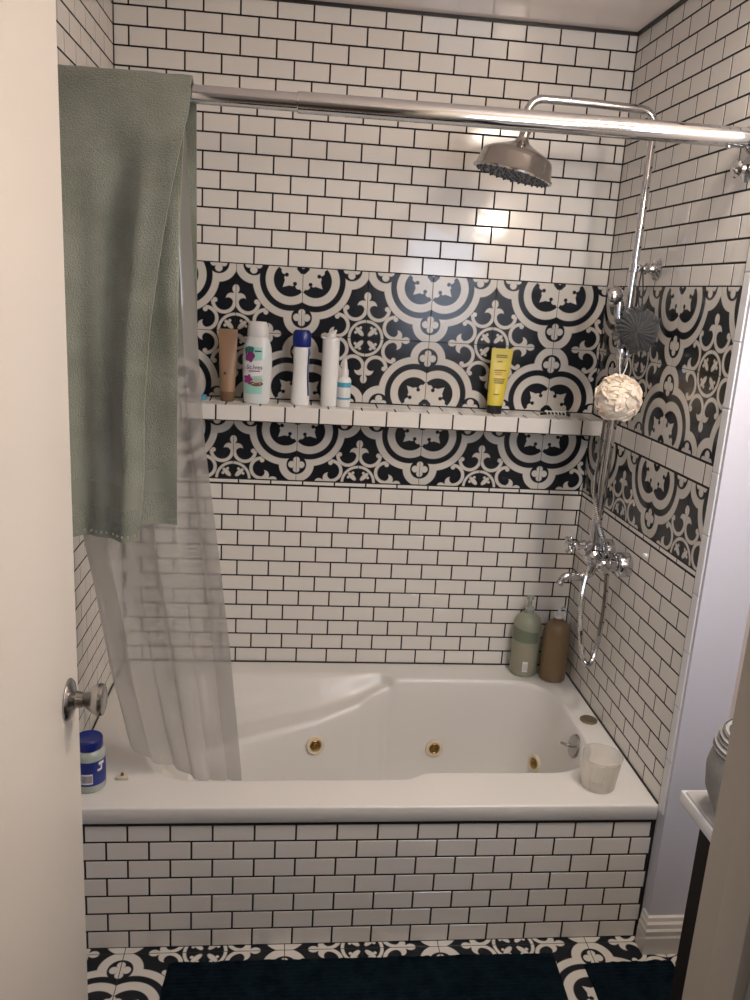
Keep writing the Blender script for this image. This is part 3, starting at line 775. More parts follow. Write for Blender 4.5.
# hand shower holder, hose and hand shower
HZ = 1.555
hold = childof(MB().lathe([(0.016, -0.014), (0.019, -0.011), (0.019, 0.011), (0.016, 0.014)], M['chrome'], 24, Matrix.Translation((rx(HZ), RYY, HZ))).build('hand_shower_holder', smooth=35), sh)
mb = MB().tube([(rx(HZ), RYY-0.012, HZ), (rx(HZ)-0.004, RYY-0.03, HZ), (rx(HZ)-0.012, RYY-0.045, HZ)], [0.010, 0.012, 0.014], M['chrome'], 16)
mb.lathe([(0.012, -0.016), (0.015, -0.012), (0.016, 0.012), (0.013, 0.016)], M['chrome'], 20, T((rx(HZ)-0.022, RYY-0.048, HZ+0.002), 0.1, -0.25, 0))
q = mb.build('holder_clamp', smooth=40); q.parent = hold; q.matrix_parent_inverse = Matrix()
hs0 = Vector((rx(HZ)-0.020, RYY-0.048, HZ-0.03)); hs1 = Vector((-0.118, RYY-0.050, 1.700))
hp = spline([hs0, hs0.lerp(hs1, 0.35)+Vector((0.003, 0, 0)), hs0.lerp(hs1, 0.75)+Vector((-0.003, 0, 0)), hs1], 6)
hsb = childof(MB().tube(hp, [lerp(0.009, 0.0125, min(1, i/8)) if i < 14 else lerp(0.0125, 0.010, (i-14)/4) for i in range(len(hp))], M['chrome'], 18).build('hand_shower', smooth=50), sh)
mt = Matrix.Translation(hs1+Vector((-0.012, 0.006, 0.010))) @ Vector((-0.75, 0.45, -0.25)).to_track_quat('Z', 'Y').to_matrix().to_4x4()
q = MB().lathe([(0.010, -0.022), (0.020, -0.016), (0.028, -0.004), (0.030, 0.010), (0.028, 0.014), (0, 0.014)], M['chrome'], 28, mt).build('spray_head', smooth=35); q.parent = hsb; q.matrix_parent_inverse = Matrix()
hose = [hs0+Vector((0, 0, 0.01)), (-0.100, RYY-0.030, 1.46), (-0.104, RYY-0.022, 1.30), (-0.106, RYY-0.022, 1.16), (-0.088, -0.400, 1.06), (-0.055, -0.402, 0.97), (-0.040, -0.402, 0.83), (-0.042, -0.400, 0.70), (-0.054, -0.400, 0.628), (-0.068, -0.400, 0.612), (-0.086, -0.400, 0.640), (-0.105, -0.400, 0.74), (-0.113, -0.400, 0.84), (-0.100, -0.395, 0.92), (MX, -0.39, MZ-0.012)]
hp = spline(hose, 34); 
childof(MB().tube(hp, [0.0072+0.0009*((i//1) % 2) for i in range(len(hp))], M['chrome'], 10).build('shower_hose', smooth=30), sh)

# ------------------------------------------------------------------ loofahs hanging from the riser
def pom(name, c, R, petals, m, mcord, label, cordpts, seed, lobes):
    o = empty(name, c, label, 'bath pouf')
    mb = MB(); rnd = random.Random(seed)
    # ruffled net: many wavy ribbons radiating from the middle
    for k in range(petals):
        ax = Vector((rnd.gauss(0, 1), rnd.gauss(0, 1), rnd.gauss(0, 1))).normalized()
        u = ax.orthogonal().normalized(); v = ax.cross(u); n = 26; ph = rnd.uniform(0, 6.28); w = rnd.randint(*lobes); am = rnd.uniform(0.25, 0.5)
        rad = R*rnd.uniform(0.86, 1.04)
        h0 = rnd.uniform(-0.45, 0.45)
        a0 = rnd.uniform(0, 6.28); span = rnd.uniform(1.6, 3.2)
        def pt(i, j):
            t = a0+span*i/(n-1); r_ = rad*(0.35+0.65*j/4)*(0.96+0.06*math.sin(w*t+ph))
            off = am*0.5*(j/4)*math.sin(w*2*t+ph)
            d = (u*math.cos(t)+v*math.sin(t)+ax*(h0+off)).normalized()
            return Vector(c)+d*r_
        mb.grid(n, 5, pt, m)
    # solid body underneath so that it reads as full
    import bmesh
    bm = bmesh.new(); bmesh.ops.create_icosphere(bm, subdivisions=4, radius=R*0.88)
    for w_ in bm.verts:
        d = w_.co.normalized()
        w_.co = d*(R*0.93*(1+0.10*noise.noise(d*6+Vector((seed, 0, 0)))+0.05*noise.noise(d*15)))+Vector(c)
    mb.from_bm(bm, m)
    childof(mb.build('net_ruffle', smooth=60), o)
    for cp in cordpts:
        childof(MB().tube(spline(cp, 8), 0.0016, mcord, 8).build('hanging_cord', smooth=60), o)
    return o
pom('bath_pouf', (-0.102, -0.452, 1.437), 0.065, 150, M['mesh_white'], M['cord_w'], 'cream net bath pouf hanging by a white cord below the hand shower holder',
    [[(-0.100, -0.445, 1.49), (-0.104, -0.438, 1.53), (-0.100, -0.425, 1.572)], [(-0.098, -0.445, 1.49), (-0.080, -0.43, 1.525), (-0.072, -0.40, 1.558)]], 3, (3, 6))
# charcoal pouf: pleated like a shell, built as fine radiating pleats
gc = Vector((-0.068, -0.438, 1.625))
o = empty('bath_pouf', tuple(gc), 'charcoal net bath pouf hanging from the upper riser bracket', 'bath pouf')
mb = MB()
axd = Vector((-0.35, -0.9, -0.1)).normalized(); gu = axd.orthogonal().normalized(); gv = axd.cross(gu)
def ptg(i, j):
    a = 2*PI*i/220; e = -PI/2+PI*j/40
    rr_ = 0.056*(1+0.030*math.sin(23*a+2.2*math.sin(2*e)+3*e)*math.cos(e)*1.6)*(1+0.08*noise.noise(Vector((math.cos(a), math.sin(a), e))*1.5))
    d = gu*math.cos(a)*math.cos(e)+gv*math.sin(a)*math.cos(e)+axd*math.sin(e)*0.8
    return gc+d*rr_
mb.grid(220, 41, ptg, M['mesh_grey'], close_u=True)
rnd = random.Random(5)
for k in range(30):
    a0 = rnd.uniform(0, 6.28)
    def ptr(i, j, a0=a0, k=k):
        t = i/16; r_ = 0.020+0.044*t; a = a0+0.10*math.sin(6*t+k)+0.06*j
        d = (gu*math.cos(a)+gv*math.sin(a)+axd*(0.35+0.35*(1-t)+0.12*math.sin(5*t+k)))
        return gc+d.normalized()*(r_+0.004*j)
    mb.grid(17, 3, ptr, M['mesh_grey'])
childof(mb.build('net_ruffle', smooth=60), o)
childof(MB().tube(spline([gc+Vector((0, 0, 0.05)), gc+Vector((0.002, 0.03, 0.10)), (-0.052, RYY-0.018, 1.786)], 8), 0.002, M['cord_b'], 8).build('hanging_cord', smooth=60), o)
childof(MB().tube(spline([gc+Vector((0.006, 0, 0.05)), gc+Vector((0.014, 0.03, 0.11)), (-0.050, RYY-0.016, 1.790)], 8), 0.002, M['cord_b'], 8).build('hanging_cord', smooth=60), o)

# ------------------------------------------------------------------ bottles on the tiled shelf
def squash(fn_prof, m, seg, c, sy, rz=0, sx=1.0):
    return MB().lathe(fn_prof, m, seg, Matrix.Translation(c) @ Matrix.Rotation(rz, 4, 'Z'), sx=sx, sy=sy)
def crimp_tube(mb, c, w_top, w_bot, d_bot, z0, z1, m, lean=0, seg=28, n=14):
    # a squeeze tube standing on its cap: round at the bottom, flat crimp at the top
    base = len(mb.v)
    for j in range(n+1):
        t = j/n; w = lerp(w_bot, w_top, t**0.8); d = lerp(d_bot, 0.002, sstep(t)**0.8)
        for i in range(seg):
            a = 2*PI*i/seg; mb.v.append((c[0]+lean*t+w/2*math.cos(a), c[1]+d/2*math.sin(a), lerp(z0, z1, t)))
    for j in range(n):
        for i in range(seg):
            a = base+j*seg+i; e = base+j*seg+(i+1) % seg; mb.face((a, e, e+seg, a+seg), m)
    mb.face([base+n*seg+i for i in range(seg)], m); mb.face([base+i for i in reversed(range(seg))], m)
ZF = ZT-0.0056
# 1 brown tube
c = (-1.197, -0.062)
o = empty('squeeze_tube', (*c, ZF), 'plain brown squeeze tube standing at the left end of the tiled shelf', 'tube', 'toiletries on the tiled shelf')
mb = MB(); crimp_tube(mb, c, 0.058, 0.046, 0.036, ZF+0.030, 1.546, M['kraft']); childof(mb.build('tube_body', smooth=50), o)
childof(squash([(0.0205, 0), (0.0215, 0.002), (0.0225, 0.030), (0.021, 0.0305)], M['kraft_dark'], 28, (*c, ZF), 0.85).build('cap', smooth=40), o)
childof(MB().box(c[0]-0.009, c[0]-0.004, c[1]-0.0178, c[1]-0.0160, ZF+0.083, ZF+0.091, M['ink']).build('printed_mark'), o)
# 2 body wash bottle with mint label
c = (-1.106, -0.080)
o = empty('shampoo_bottle', (*c, ZF), 'tall pearly bottle with mint, white and purple orchid label on the shelf', 'bottle', 'toiletries on the tiled shelf')
def bprof(z): return interp([0, 0.006, 0.03, 0.09, 0.14, 0.17, 0.19, 0.203], [0.036, 0.040, 0.041, 0.044, 0.045, 0.042, 0.036, 0.031], z)
zs_ = [i*0.203/26 for i in range(27)]
childof(squash([(bprof(z_), z_) for z_ in zs_], M['pearl'], 40, (*c, ZF), 0.55).build('bottle_body', smooth=50), o)
cp_ = childof(squash([(0.031, 0.203), (0.0325, 0.206), (0.031, 0.225), (0.028, 0.243), (0.024, 0.247), (0, 0.248)], M['pearl_cap'], 36, (*c, ZF), 0.62).build('cap', smooth=40), o)
def onb(x, z_, lift=0.0006):
    R_ = bprof(z_); xx = max(-0.98, min(0.98, x/R_)); return (c[0]+x, c[1]-0.55*R_*math.sqrt(1-xx*xx)-lift, ZF+z_)
def patch(x0, x1, z0, z1, m, lift, nx=10, nz=8, shape=None):
    mb = MB()
    def pt(i, j):
        s, t = i/(nx-1), j/(nz-1); x, z_ = lerp(x0, x1, s), lerp(z0, z1, t)
        if shape: x, z_ = shape(s, t, x, z_)
        return onb(x, z_, lift)
    mb.grid(nx, nz, pt, m); return mb
def blob(cx, cz, rx_, rz_, m, lift, lob=0, amp=0.0):
    mb = MB(); ctr = onb(cx, cz, lift); b0 = len(mb.v); mb.v.append(ctr); n = 30
    for k in range(n):
        a = 2*PI*k/n; q = 1+amp*math.cos(lob*a); mb.v.append(onb(cx+rx_*q*math.cos(a), cz+rz_*q*math.sin(a), lift))
    for k in range(n): mb.face((b0, b0+1+k, b0+1+(k+1) % n), m)
    return mb
lab = childof(patch(-0.036, 0.016, 0.030, 0.172, M['mint'], 0.0006).build('mint_label', smooth=60), o)
def sub(mb, name, p=None):
    q = mb.build(name, smooth=60); q.parent = p or lab; q.matrix_parent_inverse = Matrix.Translation((0, 0, 0)); return q
wl = patch(-0.037, 0.018, 0.082, 0.128, M['label'], 0.0010, shape=lambda s, t, x, z_: (x, z_+0.006*s)); q = wl.build('white_panel', smooth=60); q.parent = lab
q = blob(-0.022, 0.145, 0.014, 0.018, M['purple'], 0.0012, 5, 0.12).build('fruit_print', smooth=60); q.parent = lab
mb = MB()
for dx, dz_ in ((-0.004, 0.166), (0.004, 0.165), (-0.012, 0.163)):
    w2 = blob(-0.020+dx, dz_, 0.005, 0.010, M['leaf'], 0.0014, 2, 0.2); n = len(mb.v); mb.v += w2.v
    for f_ in w2.f: mb.face([n+i for i in f_], M['leaf'])
q = mb.build('leaf_print', smooth=60); q.parent = lab
q = blob(-0.026, 0.074, 0.012, 0.014, M['plum'], 0.0015, 5, 0.2).build('orchid_print', smooth=60); q.parent = lab
q = blob(0.000, 0.062, 0.018, 0.009, M['coco'], 0.0012, 2, 0.1).build('coconut_print', smooth=60); q.parent = lab
q = blob(0.002, 0.073, 0.016, 0.008, M['cocow'], 0.0014, 3, 0.1).build('coconut_flesh_print', smooth=60); q.parent = lab
q = patch(-0.008, 0.013, 0.158, 0.162, M['ink'], 0.0010).build('top_strip', smooth=60); q.parent = lab
def text(name, body, size, loc, m, parent, rot=(PI/2, 0, 0), ext=0.0002):
    cu = D.curves.new(name, 'FONT'); cu.body = body; cu.size = size; cu.align_x = 'CENTER'; cu.extrude = ext
    t_ = D.objects.new(name, cu); COL.objects.link(t_)
    dg = bpy.context.evaluated_depsgraph_get(); me = D.meshes.new_from_object(t_.evaluated_get(dg))
    D.objects.remove(t_); me.materials.clear(); me.materials.append(m)
    q = D.objects.new(name, me); COL.objects.link(q); q.location = loc; q.rotation_euler = rot; return childof(q, parent) if parent.parent is None else q
q = text('brand_lettering', 'St.Ives', 0.019, (c[0]-0.007, c[1]-0.0262, ZF+0.106), M['ink'], o)
mb = MB(); mb.box(c[0]-0.024, c[0]+0.010, c[1]-0.0263, c[1]-0.0257, ZF+0.0985, ZF+0.1015, M['plum']); childof(mb.build('label_line'), o)
# 3 white bottle with cobalt cap
c3 = (-0.972, -0.072)
o = empty('lotion_bottle', (*c3, ZF), 'white waisted bottle with a cobalt blue cap on the shelf', 'bottle', 'toiletries on the tiled shelf')
pr3 = lambda z_: interp([0, 0.006, 0.03, 0.08, 0.12, 0.15, 0.170, 0.178], [0.026, 0.029, 0.028, 0.0245, 0.0235, 0.025, 0.026, 0.024], z_)
childof(squash([(pr3(i*0.178/24), i*0.178/24) for i in range(25)], M['white_pl'], 36, (*c3, ZF), 0.62).build('bottle_body', smooth=50), o)
childof(squash([(0.0255, 0.178), (0.028, 0.182), (0.0285, 0.205), (0.027, 0.222), (0.021, 0.229), (0, 0.230)], M['navy'], 36, (*c3, ZF), 0.68).build('cap', smooth=40), o)
mb = MB()
def ps(i, j):
    z_ = 0.03+0.145*j/12; x_ = pr3(z_)*(0.80+0.17*i/3); R_ = pr3(z_)+0.0012
    return (c3[0]+x_, c3[1]-0.62*R_*math.sqrt(max(0, 1-(x_/R_)**2)), ZF+z_)
mb.grid(4, 13, ps, M['navy']); childof(mb.build('side_stripe', smooth=60), o)
# 4 slim white pump can
c4 = (-0.882, -0.070)
o = empty('spray_bottle', (*c4, ZF), 'slim plain white dispenser bottle with a small raised nozzle on the shelf', 'bottle', 'toiletries on the tiled shelf')
childof(squash([(0.024, 0), (0.026, 0.004), (0.026, 0.04), (0.0265, 0.042), (0.0265, 0.20), (0.025, 0.208), (0.016, 0.212)], M['white_pl'], 36, (*c4, ZF), 0.8).build('bottle_body', smooth=35), o)
mb = MB().lathe([(0.014, 0), (0.015, 0.004), (0.013, 0.010)], M['white_pl'], 20, Matrix.Translation((c4[0], c4[1], ZF+0.211)))
mb.tube([(c4[0]-0.010, c4[1], ZF+0.218), (c4[0]+0.005, c4[1]-0.004, ZF+0.222), (c4[0]+0.014, c4[1]-0.008, ZF+0.234)], [0.006, 0.008, 0.003], M['white_pl'], 14)
mb.tube([(c4[0]-0.020, c4[1]-0.005, ZF+0.207), (c4[0]-0.029, c4[1]-0.008, ZF+0.212)], [0.005, 0.003], M['white_pl'], 10)
childof(mb.build('nozzle', smooth=40), o)
# 5 small dropper bottle
c5 = (-0.836, -0.076)
o = empty('dropper_bottle', (*c5, ZF), 'small white bottle with pointed tip and light blue band on the shelf', 'bottle', 'toiletries on the tiled shelf')
childof(MB().lathe([(0.019, 0), (0.021, 0.003), (0.021, 0.082), (0.018, 0.090), (0.011, 0.095), (0.011, 0.100)], M['white_pl'], 30, Matrix.Translation((*c5, ZF))).build('bottle_body', smooth=40), o)
childof(MB().lathe([(0.012, 0.098), (0.012, 0.112), (0.0085, 0.120), (0.0055, 0.142), (0.0035, 0.147), (0, 0.148)], M['pearl_cap'], 24, Matrix.Translation((*c5, ZF))).build('pointed_cap', smooth=40), o)
childof(MB().lathe([(0.0213, 0.062), (0.0213, 0.077)], M['cyan'], 30, Matrix.Translation((*c5, ZF)), cap=False).build('blue_band', smooth=60), o)
childof(MB().lathe([(0.0212, 0.024), (0.0212, 0.030)], M['cyan'], 30, Matrix.Translation((*c5, ZF)), cap=False).build('lower_band', smooth=60), o)
# 6 yellow tube
c6 = (-0.350, -0.066)
o = empty('squeeze_tube', (*c6, ZF), 'bright yellow squeeze tube standing on its black cap at the right of the shelf', 'tube', 'toiletries on the tiled shelf')
mb = MB(); crimp_tube(mb, c6, 0.070, 0.050, 0.036, ZF+0.026, 1.532, M['yellow'], lean=0.010); tb = childof(mb.build('tube_body', smooth=50), o)
childof(squash([(0.0235, 0), (0.0245, 0.002), (0.0245, 0.025), (0.022, 0.0265)], M['black'], 28, (*c6, ZF), 0.8).build('cap', smooth=40), o)
mb = MB()
def y6(z_): t = (z_-0.026)/0.175; return c6[1]-lerp(0.036, 0.002, sstep(t)**0.8)/2-0.0008
for zz, w_, m_ in ((0.184, 0.036, 'olive'), (0.178, 0.036, 'olive'), (0.164, 0.016, 'olive'), (0.137, 0.038, 'olive'), (0.130, 0.026, 'redink'), (0.124, 0.022, 'redink'), (0.110, 0.036, 'olive'), (0.104, 0.034, 'olive'), (0.098, 0.030, 'olive'), (0.062, 0.018, 'olive')):
    xx = c6[0]+0.010*(zz-0.026)/0.175 - (0.004 if w_ < 0.03 else 0); mb.box(xx-w_/2, xx+w_/2, y6(zz)-0.0003, y6(zz)+0.0012, ZF+zz-0.0017, ZF+zz+0.0017, M[m_])
    childof(mb.build('printed_line'), o); mb = MB()
# 7 hair clip with white teeth
o = empty('hair_clip', (-0.145, -0.06, ZF), 'small black hair clip with white teeth lying near the right end of the shelf', 'hair clip')
mb = MB(); mb.tube(spline([(-0.195, -0.062, ZF+0.004), (-0.165, -0.058, ZF+0.008), (-0.13, -0.055, ZF+0.008), (-0.095, -0.060, ZF+0.005)], 6), 0.0045, M['black'], 10); childof(mb.build('spine', smooth=50), o)
mb = MB()
for k in range(6):
    x = -0.178+k*0.012; mb.tube([(x, -0.064, ZF+0.013), (x+0.002, -0.074, ZF+0.010), (x, -0.082, ZF+0.004)], [0.0022, 0.002, 0.0012], M['white_pl'], 8)
mb.tube([(-0.182, -0.063, ZF+0.0135), (-0.112, -0.063, ZF+0.0135)], 0.002, M['white_pl'], 8)
childof(mb.build('teeth', smooth=50), o)
# 8 small razor at the far left behind the curtain edge
o = empty('razor', (-1.27, -0.06, ZF), 'dark razor with pale blue head lying at the shelf left end by the curtain', 'razor')
childof(MB().tube(spline([(-1.36, -0.05, ZF+0.006), (-1.31, -0.055, ZF+0.010), (-1.275, -0.06, ZF+0.010)], 6), [0.005]*13, M['black'], 12).build('handle', smooth=50), o)
childof(MB().box(-1.277, -1.262, -0.082, -0.040, ZF+0.002, ZF+0.014, M['cyan'], 0.002).build('head', smooth=40), o)

# ------------------------------------------------------------------ pump bottles on the tub deck
def pump_bottle(c, R, zb, zsh, zneck, body_m, label, grp, tilt=0):
    o = empty('pump_bottle', (*c, zb), label, 'bottle', grp)
    H = zsh-zb
    childof(MB().lathe([(R*0.86, 0), (R*0.97, 0.004), (R, 0.012), (R, H*0.80), (R*0.97, H*0.86), (R*0.82, H*0.93), (R*0.55, H*0.985), (0.018, H), (0.016, H+0.010)], body_m, 40, Matrix.Translation((*c, zb))).build('bottle_body', smooth=40), o)
    return o, H
gcx = (-0.157, -0.056)
o, H = pump_bottle(gcx, 0.0475, ZR, 0.640, 0.66, M['sagepl'], 'pale green pump bottle on the back corner of the tub deck', 'pump bottles on the tub deck')
pm = childof(MB().lathe([(0.017, H+0.002), (0.018, H+0.018), (0.010, H+0.020), (0.007, H+0.024), (0.007, H+0.048), (0.012, H+0.050), (0.012, H+0.062), (0, H+0.064)], M['clearpump'], 24, Matrix.Translation((*gcx, ZR))).build('pump', smooth=40), o)
q = MB().tube([(gcx[0], gcx[1], ZR+H+0.056), (gcx[0]-0.006, gcx[1]-0.022, ZR+H+0.056), (gcx[0]-0.008, gcx[1]-0.03, ZR+H+0.050)], [0.006, 0.005, 0.004], M['clearpump'], 12).build('pump_spout', smooth=50); q.parent = pm; q.matrix_parent_inverse = pm.matrix_parent_inverse.copy(); q.matrix_parent_inverse = Matrix()
def wrap(c, R, a0, a1, z0, z1, m, name, parent, shape=None):
    mb = MB(); mb.grid(20, 4, lambda i, j: (c[0]+R*math.cos(lerp(a0, a1, i/19)), c[1]+R*math.sin(lerp(a0, a1, i/19)), lerp(z0, z1, j/3)+(shape(i/19, j/3) if shape else 0)), m)
    return childof(mb.build(name, smooth=60), parent)
wrap(gcx, 0.0479, -PI*0.98, -PI*0.30, ZR+0.128, ZR+0.165, M['sagelabel'], 'green_band', o, lambda s, t: 0.014*(1-s)*t)
wrap(gcx, 0.0478, -PI*0.94, -PI*0.35, ZR+0.020, ZR+0.120, M['beigelabel'], 'beige_label', o)
bc = wrap(gcx, 0.0482, -PI*0.62, -PI*0.50, ZR+0.022, ZR+0.060, M['label'], 'barcode_patch', o)
mb = MB()
for k in range(5):
    a = lerp(-PI*0.60, -PI*0.52, k/4); mb.grid(2, 2, lambda i, j: (gcx[0]+0.0485*math.cos(a+0.012*i), gcx[1]+0.0485*math.sin(a+0.012*i), ZR+0.028+0.024*j), M['ink'])
q = mb.build('barcode_bars'); q.parent = bc
bcx = (-0.066, -0.100)
o, H = pump_bottle(bcx, 0.0455, ZR, 0.632, 0.65, M['tan'], 'tan brown pump bottle in the right back corner of the tub deck', 'pump bottles on the tub deck')
pm = childof(MB().lathe([(0.015, H+0.002), (0.015, H+0.022), (0.006, H+0.024), (0.0045, H+0.040), (0.009, H+0.042), (0.010, H+0.052), (0, H+0.054)], M['pearl_cap'], 24, Matrix.Translation((*bcx, ZR))).build('pump', smooth=40), o)
q = MB().tube([(bcx[0], bcx[1], ZR+H+0.048), (bcx[0]+0.014, bcx[1]-0.010, ZR+H+0.047), (bcx[0]+0.020, bcx[1]-0.015, ZR+H+0.036)], [0.005, 0.0045, 0.0035], M['knob'], 12).build('pump_spout', smooth=50); q.parent = pm; q.matrix_parent_inverse = Matrix()

# ------------------------------------------------------------------ frosted cup, blue lid jar, small ivory clip
cc = (-0.135, -0.725, ZR)
o = empty('plastic_cup', (-0.130, -0.742, ZR), 'frosted milky plastic cup standing on the front right of the tub rim', 'cup')
cc = (-0.136, -0.742, ZR)
childof(MB().lathe([(0.042, 0.0015), (0.0445, 0.004), (0.0555, 0.088), (0.0575, 0.090), (0.0575, 0.094), (0.054, 0.094), (0.0535, 0.090), (0.043, 0.006), (0, 0.005)], M['cup'], 44, Matrix.Translation(cc), cap=False).build('cup_wall', smooth=40), o)
childof(MB().lathe([(0.0415, 0.0008), (0.043, 0.003), (0.0465, 0.034), (0, 0.035)], M['cupbase'], 40, Matrix.Translation(cc)).build('cup_base', smooth=40), o)
jc = (-1.478, -0.735, ZR)
o = empty('jar', jc, 'squat jar with dark blue lid and blue label on the front left tub deck', 'jar')
jb = childof(MB().lathe([(0.034, 0.0005), (0.038, 0.003), (0.040, 0.010), (0.040, 0.098), (0.037, 0.108), (0.032, 0.112), (0.032, 0.118)], M['jarpl'], 44, Matrix.Translation(jc)).build('jar_body', smooth=40), o)
childof(MB().lathe([(0.0345, 0.114), (0.035, 0.116), (0.035, 0.136), (0.033, 0.139), (0.028, 0.1385), (0.026, 0.1375), (0, 0.1375)], M['navy'], 44, Matrix.Translation(jc), cap=False).build('lid', smooth=35), o)
lb = childof(MB().lathe([(0.0403, 0.022), (0.0403, 0.088)], M['jarlabel'], 44, Matrix.Translation(jc), cap=False).build('label_wrap', smooth=60), o)
def jw(a0, a1, z0, z1, m, name, R=0.0406, par=None):
    mb = MB(); mb.grid(8, 2, lambda i, j: (jc[0]+R*math.cos(lerp(a0, a1, i/7)), jc[1]+R*math.sin(lerp(a0, a1, i/7)), jc[2]+lerp(z0, z1, j)), m)
    q = mb.build(name, smooth=60); q.parent = par or lb; q.matrix_parent_inverse = Matrix(); return q
jw(-1.85, -1.15, 0.028, 0.056, M['label'], 'barcode_panel')
mb = MB()
for k in range(9):
    a = -1.80+k*0.07; mb.grid(2, 2, lambda i, j: (jc[0]+0.0409*math.cos(a+0.035*i), jc[1]+0.0409*math.sin(a+0.035*i), jc[2]+0.032+0.020*j), M['ink'])
q = mb.build('barcode_bars'); q.parent = lb; q.matrix_parent_inverse = Matrix()
mb = MB()
for a0, a1, z0, z1 in ((-0.75, -0.35, 0.076, 0.084), (-0.62, -0.50, 0.062, 0.082), (-0.85, -0.55, 0.060, 0.066)):
    mb.grid(6, 2, lambda i, j: (jc[0]+0.0407*math.cos(lerp(a0, a1, i/5)), jc[1]+0.0407*math.sin(lerp(a0, a1, i/5)), jc[2]+lerp(z0, z1, j)), M['label'])
q = mb.build('label_mark', smooth=60); q.parent = lb; q.matrix_parent_inverse = Matrix()
o = empty('deck_clip', (-1.402, -0.705, ZR), 'tiny ivory plastic clip with a gold stud on the left tub rim', 'clip')
childof(MB().box(-1.417, -1.387, -0.714, -0.700, ZR, ZR+0.010, M['soapw'], 0.002).build('clip_body', smooth=40), o)
childof(MB().lathe([(0.004, 0), (0.004, 0.006), (0.002, 0.009)], M['brass'], 14, Matrix.Translation((-1.403, -0.706, ZR+0.010))).build('stud', smooth=40), o)

# ------------------------------------------------------------------ bathroom door on the left
DXF = -1.334     # face towards the room
dr = empty('door_1', (DXF, -2.04, 0), 'cream painted door standing open at the left', 'door'); 
dr['kind'] = 'structure'
YE = -1.372
childof(MB().box(DXF-0.036, DXF, -2.06, YE, 0.012, 2.115, M['door'], 0.0015).build('door_slab', smooth=40), dr)
kz, ky = 1.031, YE-0.062
mt = Matrix.Translation((DXF+0.0003, ky, kz)) @ Vector((1, 0, 0)).to_track_quat('Z', 'Y').to_matrix().to_4x4()
kn = childof(MB().lathe([(0.0335, 0), (0.0335, 0.002), (0.030, 0.006), (0.018, 0.010), (0.0135, 0.013), (0.0125, 0.020), (0.0115, 0.024), (0.0135, 0.028), (0.021, 0.038), (0.0255, 0.045), (0.026, 0.050), (0.0240, 0.055), (0.018, 0.057), (0, 0.0575)], M['knob'], 44, mt).build('door_knob', smooth=35), dr)
for zz in (0.25, 1.0, 1.8):
    h = MB().tube([(DXF+0.006, -2.056, zz-0.045), (DXF+0.006, -2.056, zz+0.045)], 0.006, M['knob'], 14); childof(h.build('hinge', smooth=50), dr)

# ------------------------------------------------------------------ vanity at the right, with a basket
VY = -1.352
va = empty('bathroom_vanity', (-0.06, -1.72, 0), 'dark espresso vanity cabinet with white marble top at the right edge', 'vanity')
childof(MB().box(-0.200, XV-0.002, YD+0.02, VY-0.02, 0.0, 0.765, M['vanity'], 0.002).build('cabinet_body', smooth=40), va)
for y0, y1 in ((VY-0.03, VY-0.295), (VY-0.305, YD+0.03)):
    d = childof(MB().box(-0.217, -0.2005, min(y0, y1), max(y0, y1), 0.09, 0.75, M['vanity'], 0.003).build('cabinet_door', smooth=40), va)
    q = MB().lathe([(0.005, 0), (0.005, 0.012), (0.012, 0.018), (0.011, 0.024), (0, 0.026)], M['steel'], 20, Matrix.Translation((-0.217, (y0+y1)/2-(0.10 if y0 > -1.6 else -0.10), 0.66)) @ Vector((-1, 0, 0)).to_track_quat('Z', 'Y').to_matrix().to_4x4()).build('door_pull', smooth=40); q.parent = d; q.matrix_parent_inverse = Matrix()
mb = MB(); mb.box(-0.230, XV-0.002, YD+0.02, VY+0.013, 0.7655, 0.800, M['marble'], 0.004)
childof(mb.build('counter_top', smooth=40), va)
mb = MB(); mb.box(-0.237, -0.230, YD+0.02, VY+0.018, 0.772, 0.797, M['pencil'], 0.003); mb.box(-0.237, XV-0.002, VY+0.013, VY+0.020, 0.772, 0.797, M['pencil'], 0.003)
childof(mb.build('counter_edge', smooth=40), va)
bk = empty('fabric_basket', (-0.152, -1.425, 0.80), 'soft grey woven basket with striped rim on the vanity counter', 'basket')
def bkp(z_): return interp([0, 0.01, 0.05, 0.09, 0.13, 0.165], [0.056, 0.064, 0.082, 0.086, 0.078, 0.064], z_)
bpf = [(bkp(i*0.165/16), i*0.165/16) for i in range(17)]
childof(MB().lathe([(0, 0.0005)]+bpf+[(0.058, 0.163), (0.070, 0.12), (0.06, 0.01), (0, 0.008)], M['basket'], 44, Matrix.Translation((-0.152, -1.425, 0.80)), cap=False).build('basket_body', smooth=50), bk)
mb = MB()
for k in range(5):
    z0 = 0.128+k*0.008; mm = M['stripe'] if k % 2 == 0 else M['stripe_w']
    mb.lathe([(bkp(z0)+0.001, z0), (bkp(z0)+0.0025, z0+0.003), (bkp(z0+0.007)+0.001, z0+0.007)], mm, 44, Matrix.Translation((-0.152, -1.425, 0.80)), cap=False)
childof(mb.build('striped_rim', smooth=50), bk)
